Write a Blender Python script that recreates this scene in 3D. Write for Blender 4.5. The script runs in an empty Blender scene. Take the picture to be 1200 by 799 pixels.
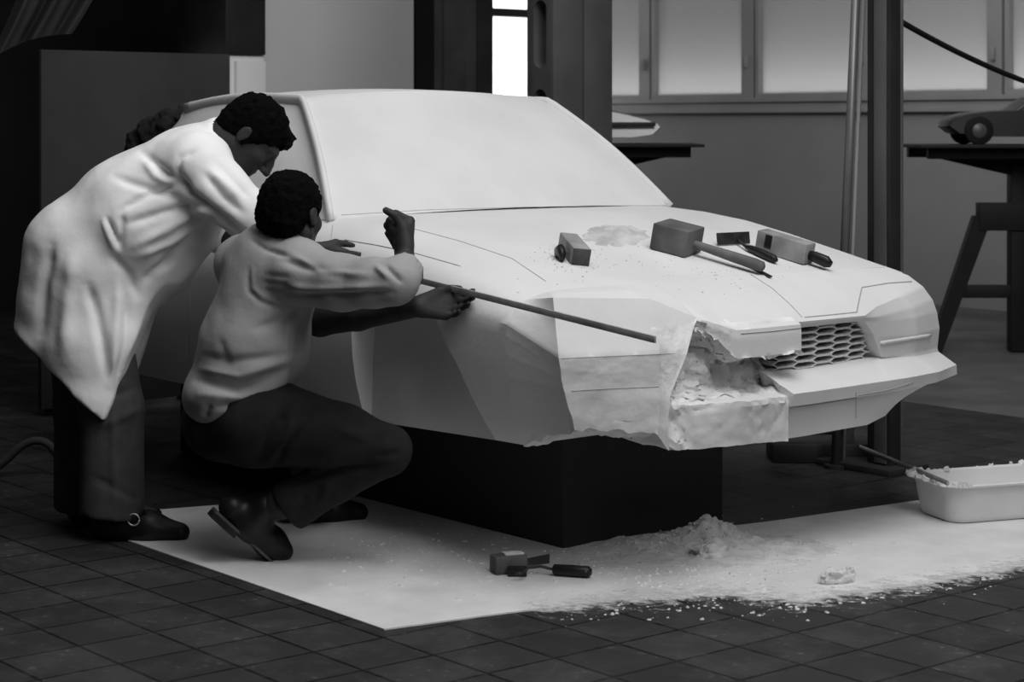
import bpy, bmesh, math, random
import numpy as np
from mathutils import Vector, Matrix, noise
from mathutils.bvhtree import BVHTree

random.seed(7); rng = np.random.default_rng(7)
SC = bpy.context.scene
COL = SC.collection

# ------------------------------------------------------------------ camera model
H, F, YH = 1.237, 2300.0, 145.0
OX, OY = 0.004, 6.542
AX, AY = 0.6371, -0.7708          # car forward / room "s" axis
VX, VY = 0.7708, 0.6371           # car lateral / room "t" axis
ROT = math.atan2(AY, AX)

def P(px, py, Y): return Vector(((px-600)/F*Y, Y, H-(py-YH)/F*Y))
def FL(px, py, z=0.0):
    Y = (H-z)*F/(py-YH); return Vector(((px-600)/F*Y, Y, z))
def C3(s, t, z): return Vector((OX+AX*s+VX*t, OY+AY*s+VY*t, z))
def car_t(px, py, t):            # (s,z) of the pixel on the plane t=const
    r = (px-600)/F
    s = (r*(OY+VY*t)-OX-VX*t)/(AX-r*AY)
    Y = OY+AY*s+VY*t
    return s, H-(py-YH)/F*Y
def proj(V):
    V = np.asarray(V); Y = V[:,1]
    return 600+F*V[:,0]/Y, YH+F*(H-V[:,2])/Y

cam = bpy.data.cameras.new('camera'); co = bpy.data.objects.new('camera', cam); COL.objects.link(co)
co.location = (0,0,H); co.rotation_euler = (math.pi/2,0,0)
cam.sensor_width = 36; cam.lens = F/1200*36; cam.shift_y = -(399.5-YH)/1200
cam.clip_start = .1; cam.clip_end = 100
cam.dof.use_dof = True; cam.dof.focus_distance = 5.7; cam.dof.aperture_fstop = 6.3
SC.camera = co

# ------------------------------------------------------------------ materials
def new_mat(name):
    m = bpy.data.materials.new(name); m.use_nodes = True
    nt = m.node_tree; nt.nodes.clear()
    out = nt.nodes.new('ShaderNodeOutputMaterial')
    b = nt.nodes.new('ShaderNodeBsdfPrincipled'); nt.links.new(b.outputs[0], out.inputs[0])
    return m, nt, b, out
def g(v): return (v, v, v, 1)
def mat(name, v, rough=.7, var=.0, scale=8, bump=0., bscale=60, metal=0., spec=.3, v2=None, lo=.35, hi=.65, detail=5):
    m, nt, b, out = new_mat(name)
    b.inputs['Roughness'].default_value = rough; b.inputs['Metallic'].default_value = metal
    b.inputs['Specular IOR Level'].default_value = spec
    b.inputs['Base Color'].default_value = g(v)
    tc = nt.nodes.new('ShaderNodeTexCoord')
    if var or v2 is not None:
        n = nt.nodes.new('ShaderNodeTexNoise'); n.inputs['Scale'].default_value = scale; n.inputs['Detail'].default_value = detail
        r = nt.nodes.new('ShaderNodeValToRGB')
        r.color_ramp.elements[0].position = lo; r.color_ramp.elements[1].position = hi
        r.color_ramp.elements[0].color = g(max(0, v*(1-var))); r.color_ramp.elements[1].color = g(v2 if v2 is not None else min(1, v*(1+var)))
        nt.links.new(tc.outputs['Object'], n.inputs['Vector']); nt.links.new(n.outputs[0], r.inputs[0]); nt.links.new(r.outputs[0], b.inputs['Base Color'])
    if bump:
        n2 = nt.nodes.new('ShaderNodeTexNoise'); n2.inputs['Scale'].default_value = bscale; n2.inputs['Detail'].default_value = 4
        bp = nt.nodes.new('ShaderNodeBump'); bp.inputs['Strength'].default_value = bump; bp.inputs['Distance'].default_value = .01
        nt.links.new(tc.outputs['Object'], n2.inputs['Vector']); nt.links.new(n2.outputs[0], bp.inputs['Height']); nt.links.new(bp.outputs[0], b.inputs['Normal'])
    return m
def emit(name, v, k):
    m, nt, b, out = new_mat(name); nt.nodes.remove(b)
    e = nt.nodes.new('ShaderNodeEmission'); e.inputs[0].default_value = g(v); e.inputs[1].default_value = k
    nt.links.new(e.outputs[0], out.inputs[0]); return m

M = {}
M['clay']   = mat('pale_clay', .68, .8, .05, 3, .10, 45)
M['clayraw']= mat('rough_clay', .70, .9, .18, 9, .5, 40)
M['claydim']= mat('worked_shaded_clay', .60, .85, .14, 6, .25, 30)  # worked clay, with shade of the lower nose put into its colour
M['line']   = mat('scribe_and_shade_line', .40, .9)  # scribed lines, plus lines drawn in for shade on the nose
M['shadow'] = mat('shade_black', .03, .9)  # near-black standing in for shade behind the grille and under the car
M['coat']   = mat('white_cotton', .84, .9, .06, 5, .12, 40)
M['shirt']  = mat('grey_cotton', .32, .9, .06, 6, .12, 50)
M['trou']   = mat('dark_grey_wool', .055, .95, .15, 20, .1, 120)
M['trou2']  = mat('charcoal_wool', .013, .95, .2, 20, .1, 120)
M['skin']   = mat('skin', .030, .65, .15, 12, .08, 90)
M['hair']   = mat('dark_hair', .0025, .9, .3, 40, .6, 140, spec=.06)
M['shoe']   = mat('black_leather', .009, .45, .2, 15)
M['buckle'] = mat('buckle_metal', .6, .35, metal=.6)
M['paper']  = None
M['plast']  = mat('plaster_debris', .62, .9, .15, 14, .5, 60)
M['tub']    = mat('white_plastic', .66, .5, .04, 6)
M['wood']   = mat('worn_wood', .11, .7, .35, 9, .15, 40)
M['woodl']  = mat('pale_wood', .27, .7, .25, 12, .15, 40)
M['woodd']  = mat('dark_wood', .06, .6, .35, 14, .1, 40)
M['blackh'] = mat('black_handle', .012, .4)
M['steel']  = mat('grey_steel_paint', .10, .5, .2, 3, metal=.2)
M['steeld'] = mat('dark_steel', .028, .5, .25, 4, metal=.2)
M['iron']   = mat('tool_iron', .05, .45, .4, 20, metal=.5)
M['pipe']   = mat('pipe_grey', .16, .4, .1, 5, metal=.4)
M['wall']   = mat('painted_wall', .34, .85, .05, 2)
M['sill']   = mat('window_paint', .36, .7, .05, 3)
M['mull']   = mat('mullion_shadow_paint', .12, .7)
M['black']  = mat('black_wall', .010, .95, .2, 2)
M['board']  = mat('dark_board', .040, .9, .15, 3)
M['palebd'] = mat('pale_partition', .60, .9, .03, 2)
M['palecab']= mat('pale_cabinet', .85, .8, .04, 2)
M['door']   = mat('brown_door', .07, .7, .2, 4)
M['tab']    = mat('black_table', .012, .6, .2, 5)
M['mred']   = mat('dark_model_paint', .022, .3, .1, 5, spec=.5)
M['msil']   = mat('silver_model_paint', .20, .28, .05, 5, metal=.75)
M['tyre']   = mat('tyre_rubber', .01, .8)
M['hub']    = mat('hub_metal', .12, .4, metal=.3)
M['cable']  = mat('cable_rubber', .01, .6)
M['cloth']  = mat('dark_cloth', .035, .95, .2, 4)
M['sky']    = emit('daylight_pane', 1.0, 2.2)

# paper sheet: glossy board, dust mottling
def paper_mat():
    m, nt, b, out = new_mat('floor_sheet')
    tc = nt.nodes.new('ShaderNodeTexCoord')
    n = nt.nodes.new('ShaderNodeTexNoise'); n.inputs['Scale'].default_value = 3.2; n.inputs['Detail'].default_value = 10; n.inputs['Roughness'].default_value = .7
    r = nt.nodes.new('ShaderNodeValToRGB'); r.color_ramp.elements[0].position=.3; r.color_ramp.elements[1].position=.7
    r.color_ramp.elements[0].color=g(.60); r.color_ramp.elements[1].color=g(.80)
    nt.links.new(tc.outputs['Object'], n.inputs['Vector']); nt.links.new(n.outputs[0], r.inputs[0]); nt.links.new(r.outputs[0], b.inputs['Base Color'])
    n2 = nt.nodes.new('ShaderNodeTexNoise'); n2.inputs['Scale'].default_value=2.2; n2.inputs['Detail'].default_value=6
    r2 = nt.nodes.new('ShaderNodeMapRange'); r2.inputs[1].default_value=.4; r2.inputs[2].default_value=.62; r2.inputs[3].default_value=.28; r2.inputs[4].default_value=.7
    nt.links.new(tc.outputs['Object'], n2.inputs['Vector']); nt.links.new(n2.outputs[0], r2.inputs[0]); nt.links.new(r2.outputs[0], b.inputs['Roughness'])
    b.inputs['Specular IOR Level'].default_value=.45
    return m
M['paper'] = paper_mat()

def tile_mat():
    m, nt, b, out = new_mat('dark_floor_tiles')
    N = nt.nodes.new; L = nt.links.new
    tc = N('ShaderNodeTexCoord')
    mp = N('ShaderNodeMapping'); L(tc.outputs['Object'], mp.inputs[0])
    br = N('ShaderNodeTexBrick'); br.offset = 0; br.squash = 1
    br.inputs['Scale'].default_value = 1; br.inputs['Brick Width'].default_value=.2; br.inputs['Row Height'].default_value=.2
    br.inputs['Mortar Size'].default_value=.005; br.inputs['Mortar Smooth'].default_value=.1
    br.inputs['Color1'].default_value=g(.022); br.inputs['Color2'].default_value=g(.034); br.inputs['Mortar'].default_value=g(.003)
    L(mp.outputs[0], br.inputs['Vector'])
    # powdery smears
    n = N('ShaderNodeTexNoise'); n.inputs['Scale'].default_value=5; n.inputs['Detail'].default_value=9; n.inputs['Roughness'].default_value=.7
    L(tc.outputs['Object'], n.inputs['Vector'])
    r = N('ShaderNodeMapRange'); r.inputs[1].default_value=.46; r.inputs[2].default_value=.72; r.inputs[3].default_value=0; r.inputs[4].default_value=.26
    L(n.outputs[0], r.inputs[0])
    n3 = N('ShaderNodeTexNoise'); n3.inputs['Scale'].default_value=38; n3.inputs['Detail'].default_value=4
    L(tc.outputs['Object'], n3.inputs['Vector'])
    r3 = N('ShaderNodeMapRange'); r3.inputs[1].default_value=.60; r3.inputs[2].default_value=.72; r3.inputs[3].default_value=.25; r3.inputs[4].default_value=1.6
    L(n3.outputs[0], r3.inputs[0])
    mu = N('ShaderNodeMath'); mu.operation='MULTIPLY'; mu.use_clamp=True; L(r.outputs[0], mu.inputs[0]); L(r3.outputs[0], mu.inputs[1])
    mx = N('ShaderNodeMixRGB'); mx.inputs[2].default_value=g(.45); L(mu.outputs[0], mx.inputs[0]); L(br.outputs['Color'], mx.inputs[1]); L(mx.outputs[0], b.inputs['Base Color'])
    bp = N('ShaderNodeBump'); bp.inputs['Strength'].default_value=.5; bp.inputs['Distance'].default_value=.003; bp.invert=True
    L(br.outputs['Fac'], bp.inputs['Height'])
    n4 = N('ShaderNodeTexNoise'); n4.inputs['Scale'].default_value=18; n4.inputs['Detail'].default_value=3
    L(tc.outputs['Object'], n4.inputs['Vector'])
    bp2 = N('ShaderNodeBump'); bp2.inputs['Strength'].default_value=.25; bp2.inputs['Distance'].default_value=.004
    L(n4.outputs[0], bp2.inputs['Height']); L(bp.outputs[0], bp2.inputs['Normal']); L(bp2.outputs[0], b.inputs['Normal'])
    b.inputs['Roughness'].default_value=.5; b.inputs['Specular IOR Level'].default_value=.25
    return m
M['tile'] = tile_mat()
M['concrete'] = mat('concrete_floor', .13, .7, .2, 2.5, .05, 20)

def frosted():
    m, nt, b, out = new_mat('frosted_glass'); nt.nodes.remove(b)
    tr = nt.nodes.new('ShaderNodeBsdfTranslucent'); tr.inputs[0].default_value=g(.8)
    df = nt.nodes.new('ShaderNodeBsdfDiffuse'); df.inputs[0].default_value=g(.35)
    mx = nt.nodes.new('ShaderNodeMixShader'); mx.inputs[0].default_value=.45
    nt.links.new(tr.outputs[0], mx.inputs[1]); nt.links.new(df.outputs[0], mx.inputs[2]); nt.links.new(mx.outputs[0], out.inputs[0])
    return m
M['frost'] = frosted()

# ------------------------------------------------------------------ object helpers
TW = {}
def setp(o, label=None, cat=None, group=None, kind=None):
    if label: o['label'] = label
    if cat: o['category'] = cat
    if group: o['group'] = group
    if kind: o['kind'] = kind
    return o
def thing(name, label, cat, loc=(0,0,0), rotz=0, group=None):
    o = bpy.data.objects.new(name, None); COL.objects.link(o)
    o.empty_display_size = .05
    o.location = loc; o.rotation_euler = (0,0,rotz)
    TW[o] = Matrix.Translation(Vector(loc)) @ Matrix.Rotation(rotz, 4, 'Z')
    return setp(o, label, cat, group)
def mk(name, verts, faces, m, parent=None, smooth=None, local=False):
    """verts are WORLD coordinates unless local; linked under parent"""
    V = np.asarray([tuple(v) for v in verts] if not isinstance(verts, np.ndarray) else verts, dtype=np.float64)
    T = TW.get(parent, Matrix.Identity(4)) if parent else Matrix.Identity(4)
    if not local and parent:
        I = np.array(T.inverted()); V = V @ I[:3,:3].T + I[:3,3]
    me = bpy.data.meshes.new(name)
    me.from_pydata(V.tolist(), [], faces.tolist() if isinstance(faces, np.ndarray) else faces)
    me.validate(); me.update()
    o = bpy.data.objects.new(name, me); COL.objects.link(o)
    if m: me.materials.append(m)
    if smooth is not None:
        me.polygons.foreach_set('use_smooth', [True]*len(me.polygons))
        if smooth < 180: me.set_sharp_from_angle(angle=math.radians(smooth))
    if parent: o.parent = parent
    TW[o] = T
    return o
def single(name, verts, faces, m, label, cat, group=None, kind=None, smooth=None):
    """top-level one-mesh thing, origin at its base"""
    V = np.asarray([tuple(v) for v in verts], dtype=float)
    b = Vector(((V[:,0].min()+V[:,0].max())/2, (V[:,1].min()+V[:,1].max())/2, V[:,2].min()))
    o = mk(name, V-np.array(b), faces, m, None, smooth); o.location = b
    TW[o] = Matrix.Translation(b)
    return setp(o, label, cat, group, kind)

class MB:
    def __init__(s): s.v=[]; s.f=[]
    def add(s, v, f):
        n=len(s.v); s.v += [Vector(x) for x in v]; s.f += [tuple(i+n for i in q) for q in f]; return s
    def box(s, c, ax, ay, az, sx, sy, sz, bev=0):
        """oriented box; half sizes; optional bevel"""
        c=Vector(c); ax=Vector(ax).normalized(); ay=Vector(ay).normalized(); az=Vector(az).normalized()
        bm=bmesh.new(); bmesh.ops.create_cube(bm, size=2)
        for v in bm.verts: v.co=Vector((v.co.x*sx, v.co.y*sy, v.co.z*sz))
        if bev: bmesh.ops.bevel(bm, geom=bm.edges[:], offset=bev, segments=2, affect='EDGES', profile=.5)
        bm.verts.index_update()
        s.add([c+ax*v.co.x+ay*v.co.y+az*v.co.z for v in bm.verts], [[v.index for v in f.verts] for f in bm.faces]); bm.free(); return s
    def tube(s, pts, rads, n=12, flat=1.0, up=None, caps=True):
        pts=[Vector(p) for p in pts]
        if not hasattr(rads,'__len__'): rads=[rads]*len(pts)
        prev=None; rings=[]
        for i,p in enumerate(pts):
            d=(pts[min(i+1,len(pts)-1)]-pts[max(i-1,0)]).normalized()
            u=Vector(up) if up is not None else (prev if prev is not None else (Vector((0,0,1)) if abs(d.z)<.9 else Vector((1,0,0))))
            u=(u-d*u.dot(d)).normalized(); w=d.cross(u); prev=u
            rings.append([p+u*(rads[i]*math.cos(2*math.pi*k/n))+w*(rads[i]*flat*math.sin(2*math.pi*k/n)) for k in range(n)])
        v=[x for r in rings for x in r]; f=[]
        for i in range(len(pts)-1):
            for k in range(n): f.append((i*n+k, i*n+(k+1)%n, (i+1)*n+(k+1)%n, (i+1)*n+k))
        if caps: f.append(tuple(reversed(range(n)))); f.append(tuple((len(pts)-1)*n+k for k in range(n)))
        return s.add(v,f)
    def prism(s, poly, d):
        """polygon (3d points) extruded by vector d"""
        d=Vector(d); n=len(poly); v=[Vector(p) for p in poly]+[Vector(p)+d for p in poly]
        f=[tuple(range(n)), tuple(reversed(range(n,2*n)))]+[(i+n,(i+1)%n+n,(i+1)%n,i) for i in range(n)]
        return s.add(v,f)
    def fix(s):
        bm=bmesh.new(); vs=[bm.verts.new(v) for v in s.v]
        for q in s.f:
            try: bm.faces.new([vs[i] for i in q])
            except ValueError: pass
        bmesh.ops.recalc_face_normals(bm, faces=bm.faces[:]); bm.verts.index_update()
        s.f=[[v.index for v in f.verts] for f in bm.faces]; bm.free(); return s
    def part(s, name, m, parent, smooth=40): s.fix(); return mk(name, s.v, s.f, m, parent, smooth)
    def one(s, name, m, label, cat, group=None, kind=None, smooth=40): s.fix(); return single(name, s.v, s.f, m, label, cat, group, kind, smooth)
def boolean(o, cutter, op='DIFFERENCE'):
    md=o.modifiers.new('b','BOOLEAN'); md.operation=op; md.object=cutter; md.solver='EXACT'
    dg=bpy.context.evaluated_depsgraph_get(); dg.update()
    me=bpy.data.meshes.new_from_object(o.evaluated_get(dg)); o.modifiers.clear(); old=o.data; o.data=me
    bpy.data.meshes.remove(old); bpy.data.objects.remove(cutter)
    me.polygons.foreach_set('use_smooth',[True]*len(me.polygons)); me.set_sharp_from_angle(angle=math.radians(30))

X3,Y3,Z3 = Vector((1,0,0)),Vector((0,1,0)),Vector((0,0,1))
A3,V3 = Vector((AX,AY,0)),Vector((VX,VY,0))

# ================================================================== SETTING
ST='structure'
def struct(name, mb, m, parent=None, smooth=None):
    mb.fix(); o=mk(name, mb.v, mb.f, m, parent, smooth)
    if not parent: o['kind']=ST
    return o
# floor: tiled bay up to t=2.75, then concrete
WT, WS = 6.6, -7.2
def floor():
    v=[(-9,-7.0,0),(9,-7.0,0),(9,2.75,0),(-9,2.75,0),(9,WT+.2,0),(-9,WT+.2,0)]
    me=bpy.data.meshes.new('floor'); me.from_pydata(v,[],[(0,1,2,3),(3,2,4,5)])
    me.materials.append(M['tile']); me.materials.append(M['concrete']); me.polygons[1].material_index=1
    o=bpy.data.objects.new('floor',me); COL.objects.link(o); o.location=(OX,OY,0); o.rotation_euler=(0,0,ROT); o['kind']=ST
floor()
ZB,ZT=1.46,2.85
sE=[-7.395+1.125*i for i in range(9)]
mb=MB(); wc=.08
def rbox(mb,s0,s1,t0,t1,z0,z1,bev=0):
    return mb.box(C3((s0+s1)/2,(t0+t1)/2,(z0+z1)/2),A3,V3,Z3,abs(s1-s0)/2,abs(t1-t0)/2,abs(z1-z0)/2,bev)
rbox(mb,-7.4,3,WT,WT+.16,-.02,1.32); rbox(mb,-7.4,3,WT,WT+.16,ZT+.05,3.4); 
struct('wall_right',mb,M['wall'])
mb=MB(); rbox(mb,-7.3,WS-.15,-6,WT,-.02,3.4)
mb=MB(); rbox(mb,WS-.16,WS,-7,4.85,-.02,3.4); rbox(mb,WS-.16,WS,4.85,WT+.16,-.02,.95); rbox(mb,WS-.16,WS,4.85,5.62,.95,3.4); rbox(mb,WS-.16,WS,6.36,WT+.16,.95,3.4); rbox(mb,WS-.16,WS,5.62,6.36,3.0,3.4)
struct('wall_back',mb,M['black'])
# sill and window band of the right wall
mb=MB(); rbox(mb,-7.2,3,WT-.05,WT+.1,1.32,1.345); rbox(mb,-7.2,3,WT-.02,WT+.1,1.345,1.40); rbox(mb,-7.2,3,WT-.045,WT+.1,1.40,1.43)
struct('trim_1',mb,M['sill'])
for i in range(8):
    s0,s1=sE[i],sE[i+1]
    if i==0: s0=-7.2
    w=MB()
    rbox(w,s0+.012,s0+.045,WT-.0,WT+.09,1.43,ZT); rbox(w,s1-.13,s1-.012,WT-.0,WT+.09,1.43,ZT)
    rbox(w,s0+.045,s1-.13,WT+.0,WT+.09,1.43,ZB); rbox(w,s0+.045,s1-.13,WT,WT+.09,ZT-.05,ZT)
    wo=struct('window_%d'%(i+1),w,M['sill'])
    p=MB(); rbox(p,s0+.04,s1-.125,WT+.05,WT+.056,ZB-.005,ZT-.045); p.part('pane',M['frost'],wo,None)
    h=MB(); rbox(h,s1-.075,s1-.055,WT-.04,WT-.001,1.66,1.75,.004); h.part('window_catch',M['sill'],wo)
    q=MB(); rbox(q,s1-.012,s1+.012,WT+.012,WT+.08,1.43,ZT); q.part('mullion_gap',M['mull'],wo,None)
# back wall: bright window, door, posts
w=MB(); rbox(w,WS-.1,WS+.06,5.54,5.70,.9,3.05); rbox(w,WS-.1,WS+.06,6.30,6.40,.9,3.05); rbox(w,WS-.1,WS+.04,5.7,6.3,2.10,2.165); rbox(w,WS-.1,WS+.04,5.7,6.3,.9,.98)
wo=struct('window_9',w,M['steeld'])
p=MB(); rbox(p,WS-.06,WS-.05,5.69,6.31,.97,3.04); p.part('pane',M['sky'],wo,None)
w=MB(); rbox(w,WS,WS+.05,5.08,5.54,0,2.9)
do=struct('door_1',w,M['door'])
p=MB(); rbox(p,WS+.05,WS+.065,5.2,5.42,1.45,2.7,.006); p.part('door_panel',M['door'],do)
p=MB(); rbox(p,WS,WS+.1,4.9,5.08,0,3.2); struct('trim_2',p,M['black'])

# pale partition board, pale cabinet, dark board, curtain behind the car
o=thing('partition_panel','tall pale grey partition panel standing behind the roof of the clay car','partition',C3(-4,2.04,0))
p=MB(); rbox(p,-4.05,-3.97,1.526,2.55,.06,3.0,.008); p.part('panel',M['palebd'],o)
for q in (1.6,2.45): p=MB(); rbox(p,-4.2,-3.85,q-.04,q+.04,0,.07,.01); p.part('foot',M['steeld'],o)
o=thing('storage_cabinet','off white cabinet seen in the gap between dark board and pale partition','cabinet',C3(-4.15,1.25,0))
p=MB(); rbox(p,-4.4,-3.92,.95,1.515,.05,1.60,.01); p.part('carcass',M['palecab'],o)
p=MB(); rbox(p,-3.919,-3.90,.97,1.30,.1,1.57,.004); p.part('door',M['palecab'],o)
p=MB(); rbox(p,-3.919,-3.885,1.32,1.50,.1,1.57,.004); p.part('door',M['palecab'],o)
p=MB(); rbox(p,-4.4,-3.92,.95,1.515,0,.05); p.part('plinth',M['steeld'],o)
p=MB(); rbox(p,-4.4,-3.90,1.26,1.51,1.602,3.2,.01); p.one('wall_cupboard',M['steeld'],'dark cupboard standing on top of the off white cabinet','cupboard')
o=thing('dark_screen','dark grey upright board standing behind the tail of the clay car','board',C3(-2.6,.03,0))
p=MB(); rbox(p,-2.63,-2.6,-.43,.493,.03,1.55,.004); p.part('panel',M['board'],o)
for q in (-.3,.36): p=MB(); rbox(p,-2.8,-2.42,q-.03,q+.03,0,.05,.008); p.part('foot',M['steeld'],o)
for (x0,x1,y0,y1) in ((132,133.2,142,160),):
    p=MB(); a=C3(*([-2.598,0,0])); 
# curtain top-left, draped
def curtain():
    V=[];Fc=[]; nu,nv=36,60
    for i in range(nu+1):
        u=i/nu
        for j in range(nv+1):
            v=j/nv
            # top edge (60..118, -60) -> lower-left tip (0,66)
            tx=70+110*u; ty=-420
            bx=-14+98*u; by=70-30*u-8*math.sin(3.1*u)
            k=v
            px=tx+(bx-tx)*k**3.2; py=ty+(by-ty)*k
            Y=6.9+.05*math.sin(u*16+v*2)+.03*math.sin(u*31+1)
            V.append(P(px,py,Y)); 
    for i in range(nu):
        for j in range(nv):
            a=i*(nv+1)+j; Fc.append((a,a+1,a+nv+2,a+nv+1))
    n=len(V); V2=[v+Vector((0,.006,0)) for v in V]
    return V+V2, Fc+[tuple(reversed([k+n for k in f])) for f in Fc]
cv,cf=curtain()
single('curtain',cv,cf,M['cloth'],'grey cloth curtain gathered and hanging in the dark top left corner','curtain',smooth=180)

# ================================================================== CLAY CAR
car=thing('clay_car_model','full size pale clay car model with broken unfinished nose and honeycomb grille','car model',(OX,OY,0),ROT)
def interp(x,xs,ys): return float(np.interp(x,xs,ys))
S_=[-1.72,-1.3,-.6,0,.2,.4,.6,.8,1.0]
ZS=[.86,.93,.945,.94,.928,.905,.868,.825,.78]
ZC=[.87,.94,.96,.958,.945,.92,.882,.836,.785]
ZBt=[.45,.36,.353,.353,.353,.356,.362,.372,.375]
def section(s):
    zs,zc,zb=interp(s,S_,ZS),interp(s,S_,ZC),interp(s,S_,ZBt)
    kk=1-.5*min(1,max(0,(s-.45)/.55))
    top=[(0,zc),(.2,zc-.001),(.4,zc*.75+zs*.25),(.6,zc*.25+zs*.75+.004),(.70,zs+.003),(.735,zs-.008*kk),(.78,zs-.03*kk),(.817,zs-.065*kk),(.850,zs-.155*kk)]
    z1=zs-.155*kk
    side=[(.853,z1*.7+.6*.3-.0),(.852,min(z1-.02,.62)),(.845,.56),(.83,.48),(.812,.42),(.79,zb),(.70,zb),(.35,zb),(0,zb)]
    half=top+side
    W=interp(s,[-1.72,-1.2,1.0],[.93,1.0,1.0])
    pts=[(t*W,z) for t,z in half]
    return pts+[(-t,z) for t,z in reversed(pts[1:-1])]
sts=[-1.72,-1.7,-1.66]+list(np.linspace(-1.6,1.0,66))
V=[];Fc=[]
for s in sts:
    sec=section(s); n=len(sec); V+= [(s,t,z) for t,z in sec]
for i in range(len(sts)-1):
    for k in range(n): Fc.append((i*n+k,i*n+(k+1)%n,(i+1)*n+(k+1)%n,(i+1)*n+k))
Fc.append(tuple(reversed(range(n)))); Fc.append(tuple((len(sts)-1)*n+k for k in range(n)))
m_=MB(); m_.add(V,Fc); m_.fix()
body=mk('body_shell',np.array([tuple(v) for v in m_.v]),m_.f,M['clay'],car,28,local=True)
body.data.update()
# wheel arch recesses
arch=[(.262,.20),(.265,.35),(.275,.55),(.285,.64),(.33,.70),(.41,.735),(.52,.745),(.63,.725),(.69,.695),(.735,.635),(.785,.568),(.83,.485),(.87,.405),(.885,.36),(.93,.20)]
for sg in (-1,1):
    c=MB(); c.prism([(s,sg*1.0,z) for s,z in arch],(0,-sg*.30,0)); c.fix()
    cu=mk('cut',c.v,c.f,None,car,None,local=True); boolean(body,cu)
# inner fender panel filling the near arch (slightly recessed)
for sg in (-1,1):
    c=MB(); c.prism([(s,sg*.768,z) for s,z in [(.20,.35),(.20,.78),(.95,.78),(.95,.37)]],(0,-sg*.02,0))
    c.fix(); mk('wheel_well_panel',c.v,c.f,M['clay'],car,30,local=True)

# nose loft --------------------------------------------------------
def st(*pts): return [tuple(p) for p in pts]
_h=[(-t,z) for t,z in section(1.0)[:18]]
_m8=((_h[11][0]+_h[12][0])/2,(_h[11][1]+_h[12][1])/2)
S0=[(1.0,)+q for q in (_h[4],_h[5],_h[6],_h[7],_h[8],_h[9],_h[10],_h[11],_m8,_h[12],_h[13],_h[14],_h[15])]
N0=st((1.0,-.68,.783),(1.08,-.76,.785),(1.13,-.80,.780),(1.165,-.82,.70),(1.20,-.84,.63),(1.202,-.836,.605),(1.203,-.832,.58),(1.204,-.826,.55),(1.205,-.82,.53),(1.206,-.81,.50),(1.207,-.80,.475),(1.205,-.79,.445),(1.0,-.6,.375))
N1=st((1.0,-.5,.785),(1.1,-.5,.782),(1.18,-.50,.764),(1.215,-.51,.69),(1.248,-.53,.623),(1.2485,-.53,.60),(1.249,-.53,.58),(1.249,-.53,.555),(1.249,-.53,.53),(1.25,-.53,.50),(1.25,-.53,.475),(1.25,-.535,.405),(1.0,-.5,.375))
N2=st((1.0,-.33,.786),(1.1,-.33,.757),(1.2,-.342,.705),(1.225,-.38,.665),(1.255,-.43,.615),(1.26,-.45,.59),(1.264,-.475,.555),(1.267,-.495,.525),(1.268,-.505,.505),(1.27,-.51,.48),(1.27,-.515,.45),(1.28,-.52,.378),(1.0,-.5,.375))
N3=st((1.0,-.33,.786),(1.1,-.33,.757),(1.198,-.338,.704),(1.195,-.345,.696),(1.18,-.355,.685),(1.15,-.40,.65),(1.18,-.48,.545),(1.20,-.495,.515),(1.265,-.497,.487),(1.262,-.497,.46),(1.262,-.5,.43),(1.29,-.50,.367),(1.0,-.5,.37))
N3b=st((1.0,-.31,.786),(1.1,-.31,.752),(1.235,-.31,.690),(1.237,-.312,.678),(1.232,-.315,.655),(1.15,-.33,.635),(1.16,-.41,.515),(1.18,-.43,.497),(1.292,-.44,.481),(1.297,-.44,.46),(1.297,-.44,.43),(1.298,-.44,.364),(1.0,-.4,.37))
N4=st((1.0,-.25,.785),(1.12,-.25,.738),(1.268,-.25,.668),(1.272,-.25,.645),(1.272,-.25,.590),(1.165,-.25,.585),(1.165,-.25,.505),(1.18,-.25,.492),(1.303,-.25,.478),(1.308,-.25,.46),(1.308,-.25,.43),(1.308,-.25,.360),(1.0,-.25,.37))
N5=st((1.0,-.01,.785),(1.12,-.01,.742),(1.282,-.008,.670),(1.285,-.008,.648),(1.285,-.008,.592),(1.175,-.01,.588),(1.18,-.04,.505),(1.20,-.07,.495),(1.315,-.098,.480),(1.32,-.098,.46),(1.32,-.098,.43),(1.318,-.098,.354),(1.0,-.05,.37))
N6=st((1.0,-.008,.785),(1.12,-.008,.742),(1.282,-.006,.670),(1.285,-.006,.648),(1.285,-.006,.592),(1.12,-.006,.588),(1.12,-.035,.535),(1.21,-.095,.537),(1.338,-.096,.487),(1.342,-.096,.452),(1.326,-.096,.444),(1.29,-.096,.352),(1.0,-.05,.37))
N7=st((1.0,.0,.786),(1.12,.0,.743),(1.268,.0,.675),(1.266,.0,.668),(1.26,.0,.657),(1.12,.0,.657),(1.12,.0,.535),(1.21,.0,.537),(1.340,.0,.487),(1.344,.0,.452),(1.328,.0,.444),(1.292,.0,.352),(1.0,.0,.37))
N8=st((1.0,.33,.786),(1.11,.32,.742),(1.246,.31,.672),(1.244,.31,.665),(1.238,.31,.656),(1.12,.31,.656),(1.12,.425,.535),(1.19,.42,.536),(1.318,.33,.486),(1.322,.33,.451),(1.306,.33,.443),(1.27,.30,.352),(1.0,.3,.37))
N9=st((1.0,.335,.786),(1.11,.325,.742),(1.246,.315,.672),(1.244,.318,.665),(1.238,.322,.656),(1.226,.375,.61),(1.212,.43,.537),(1.205,.425,.535),(1.318,.335,.486),(1.322,.335,.451),(1.306,.335,.443),(1.27,.31,.352),(1.0,.3,.37))
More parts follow.
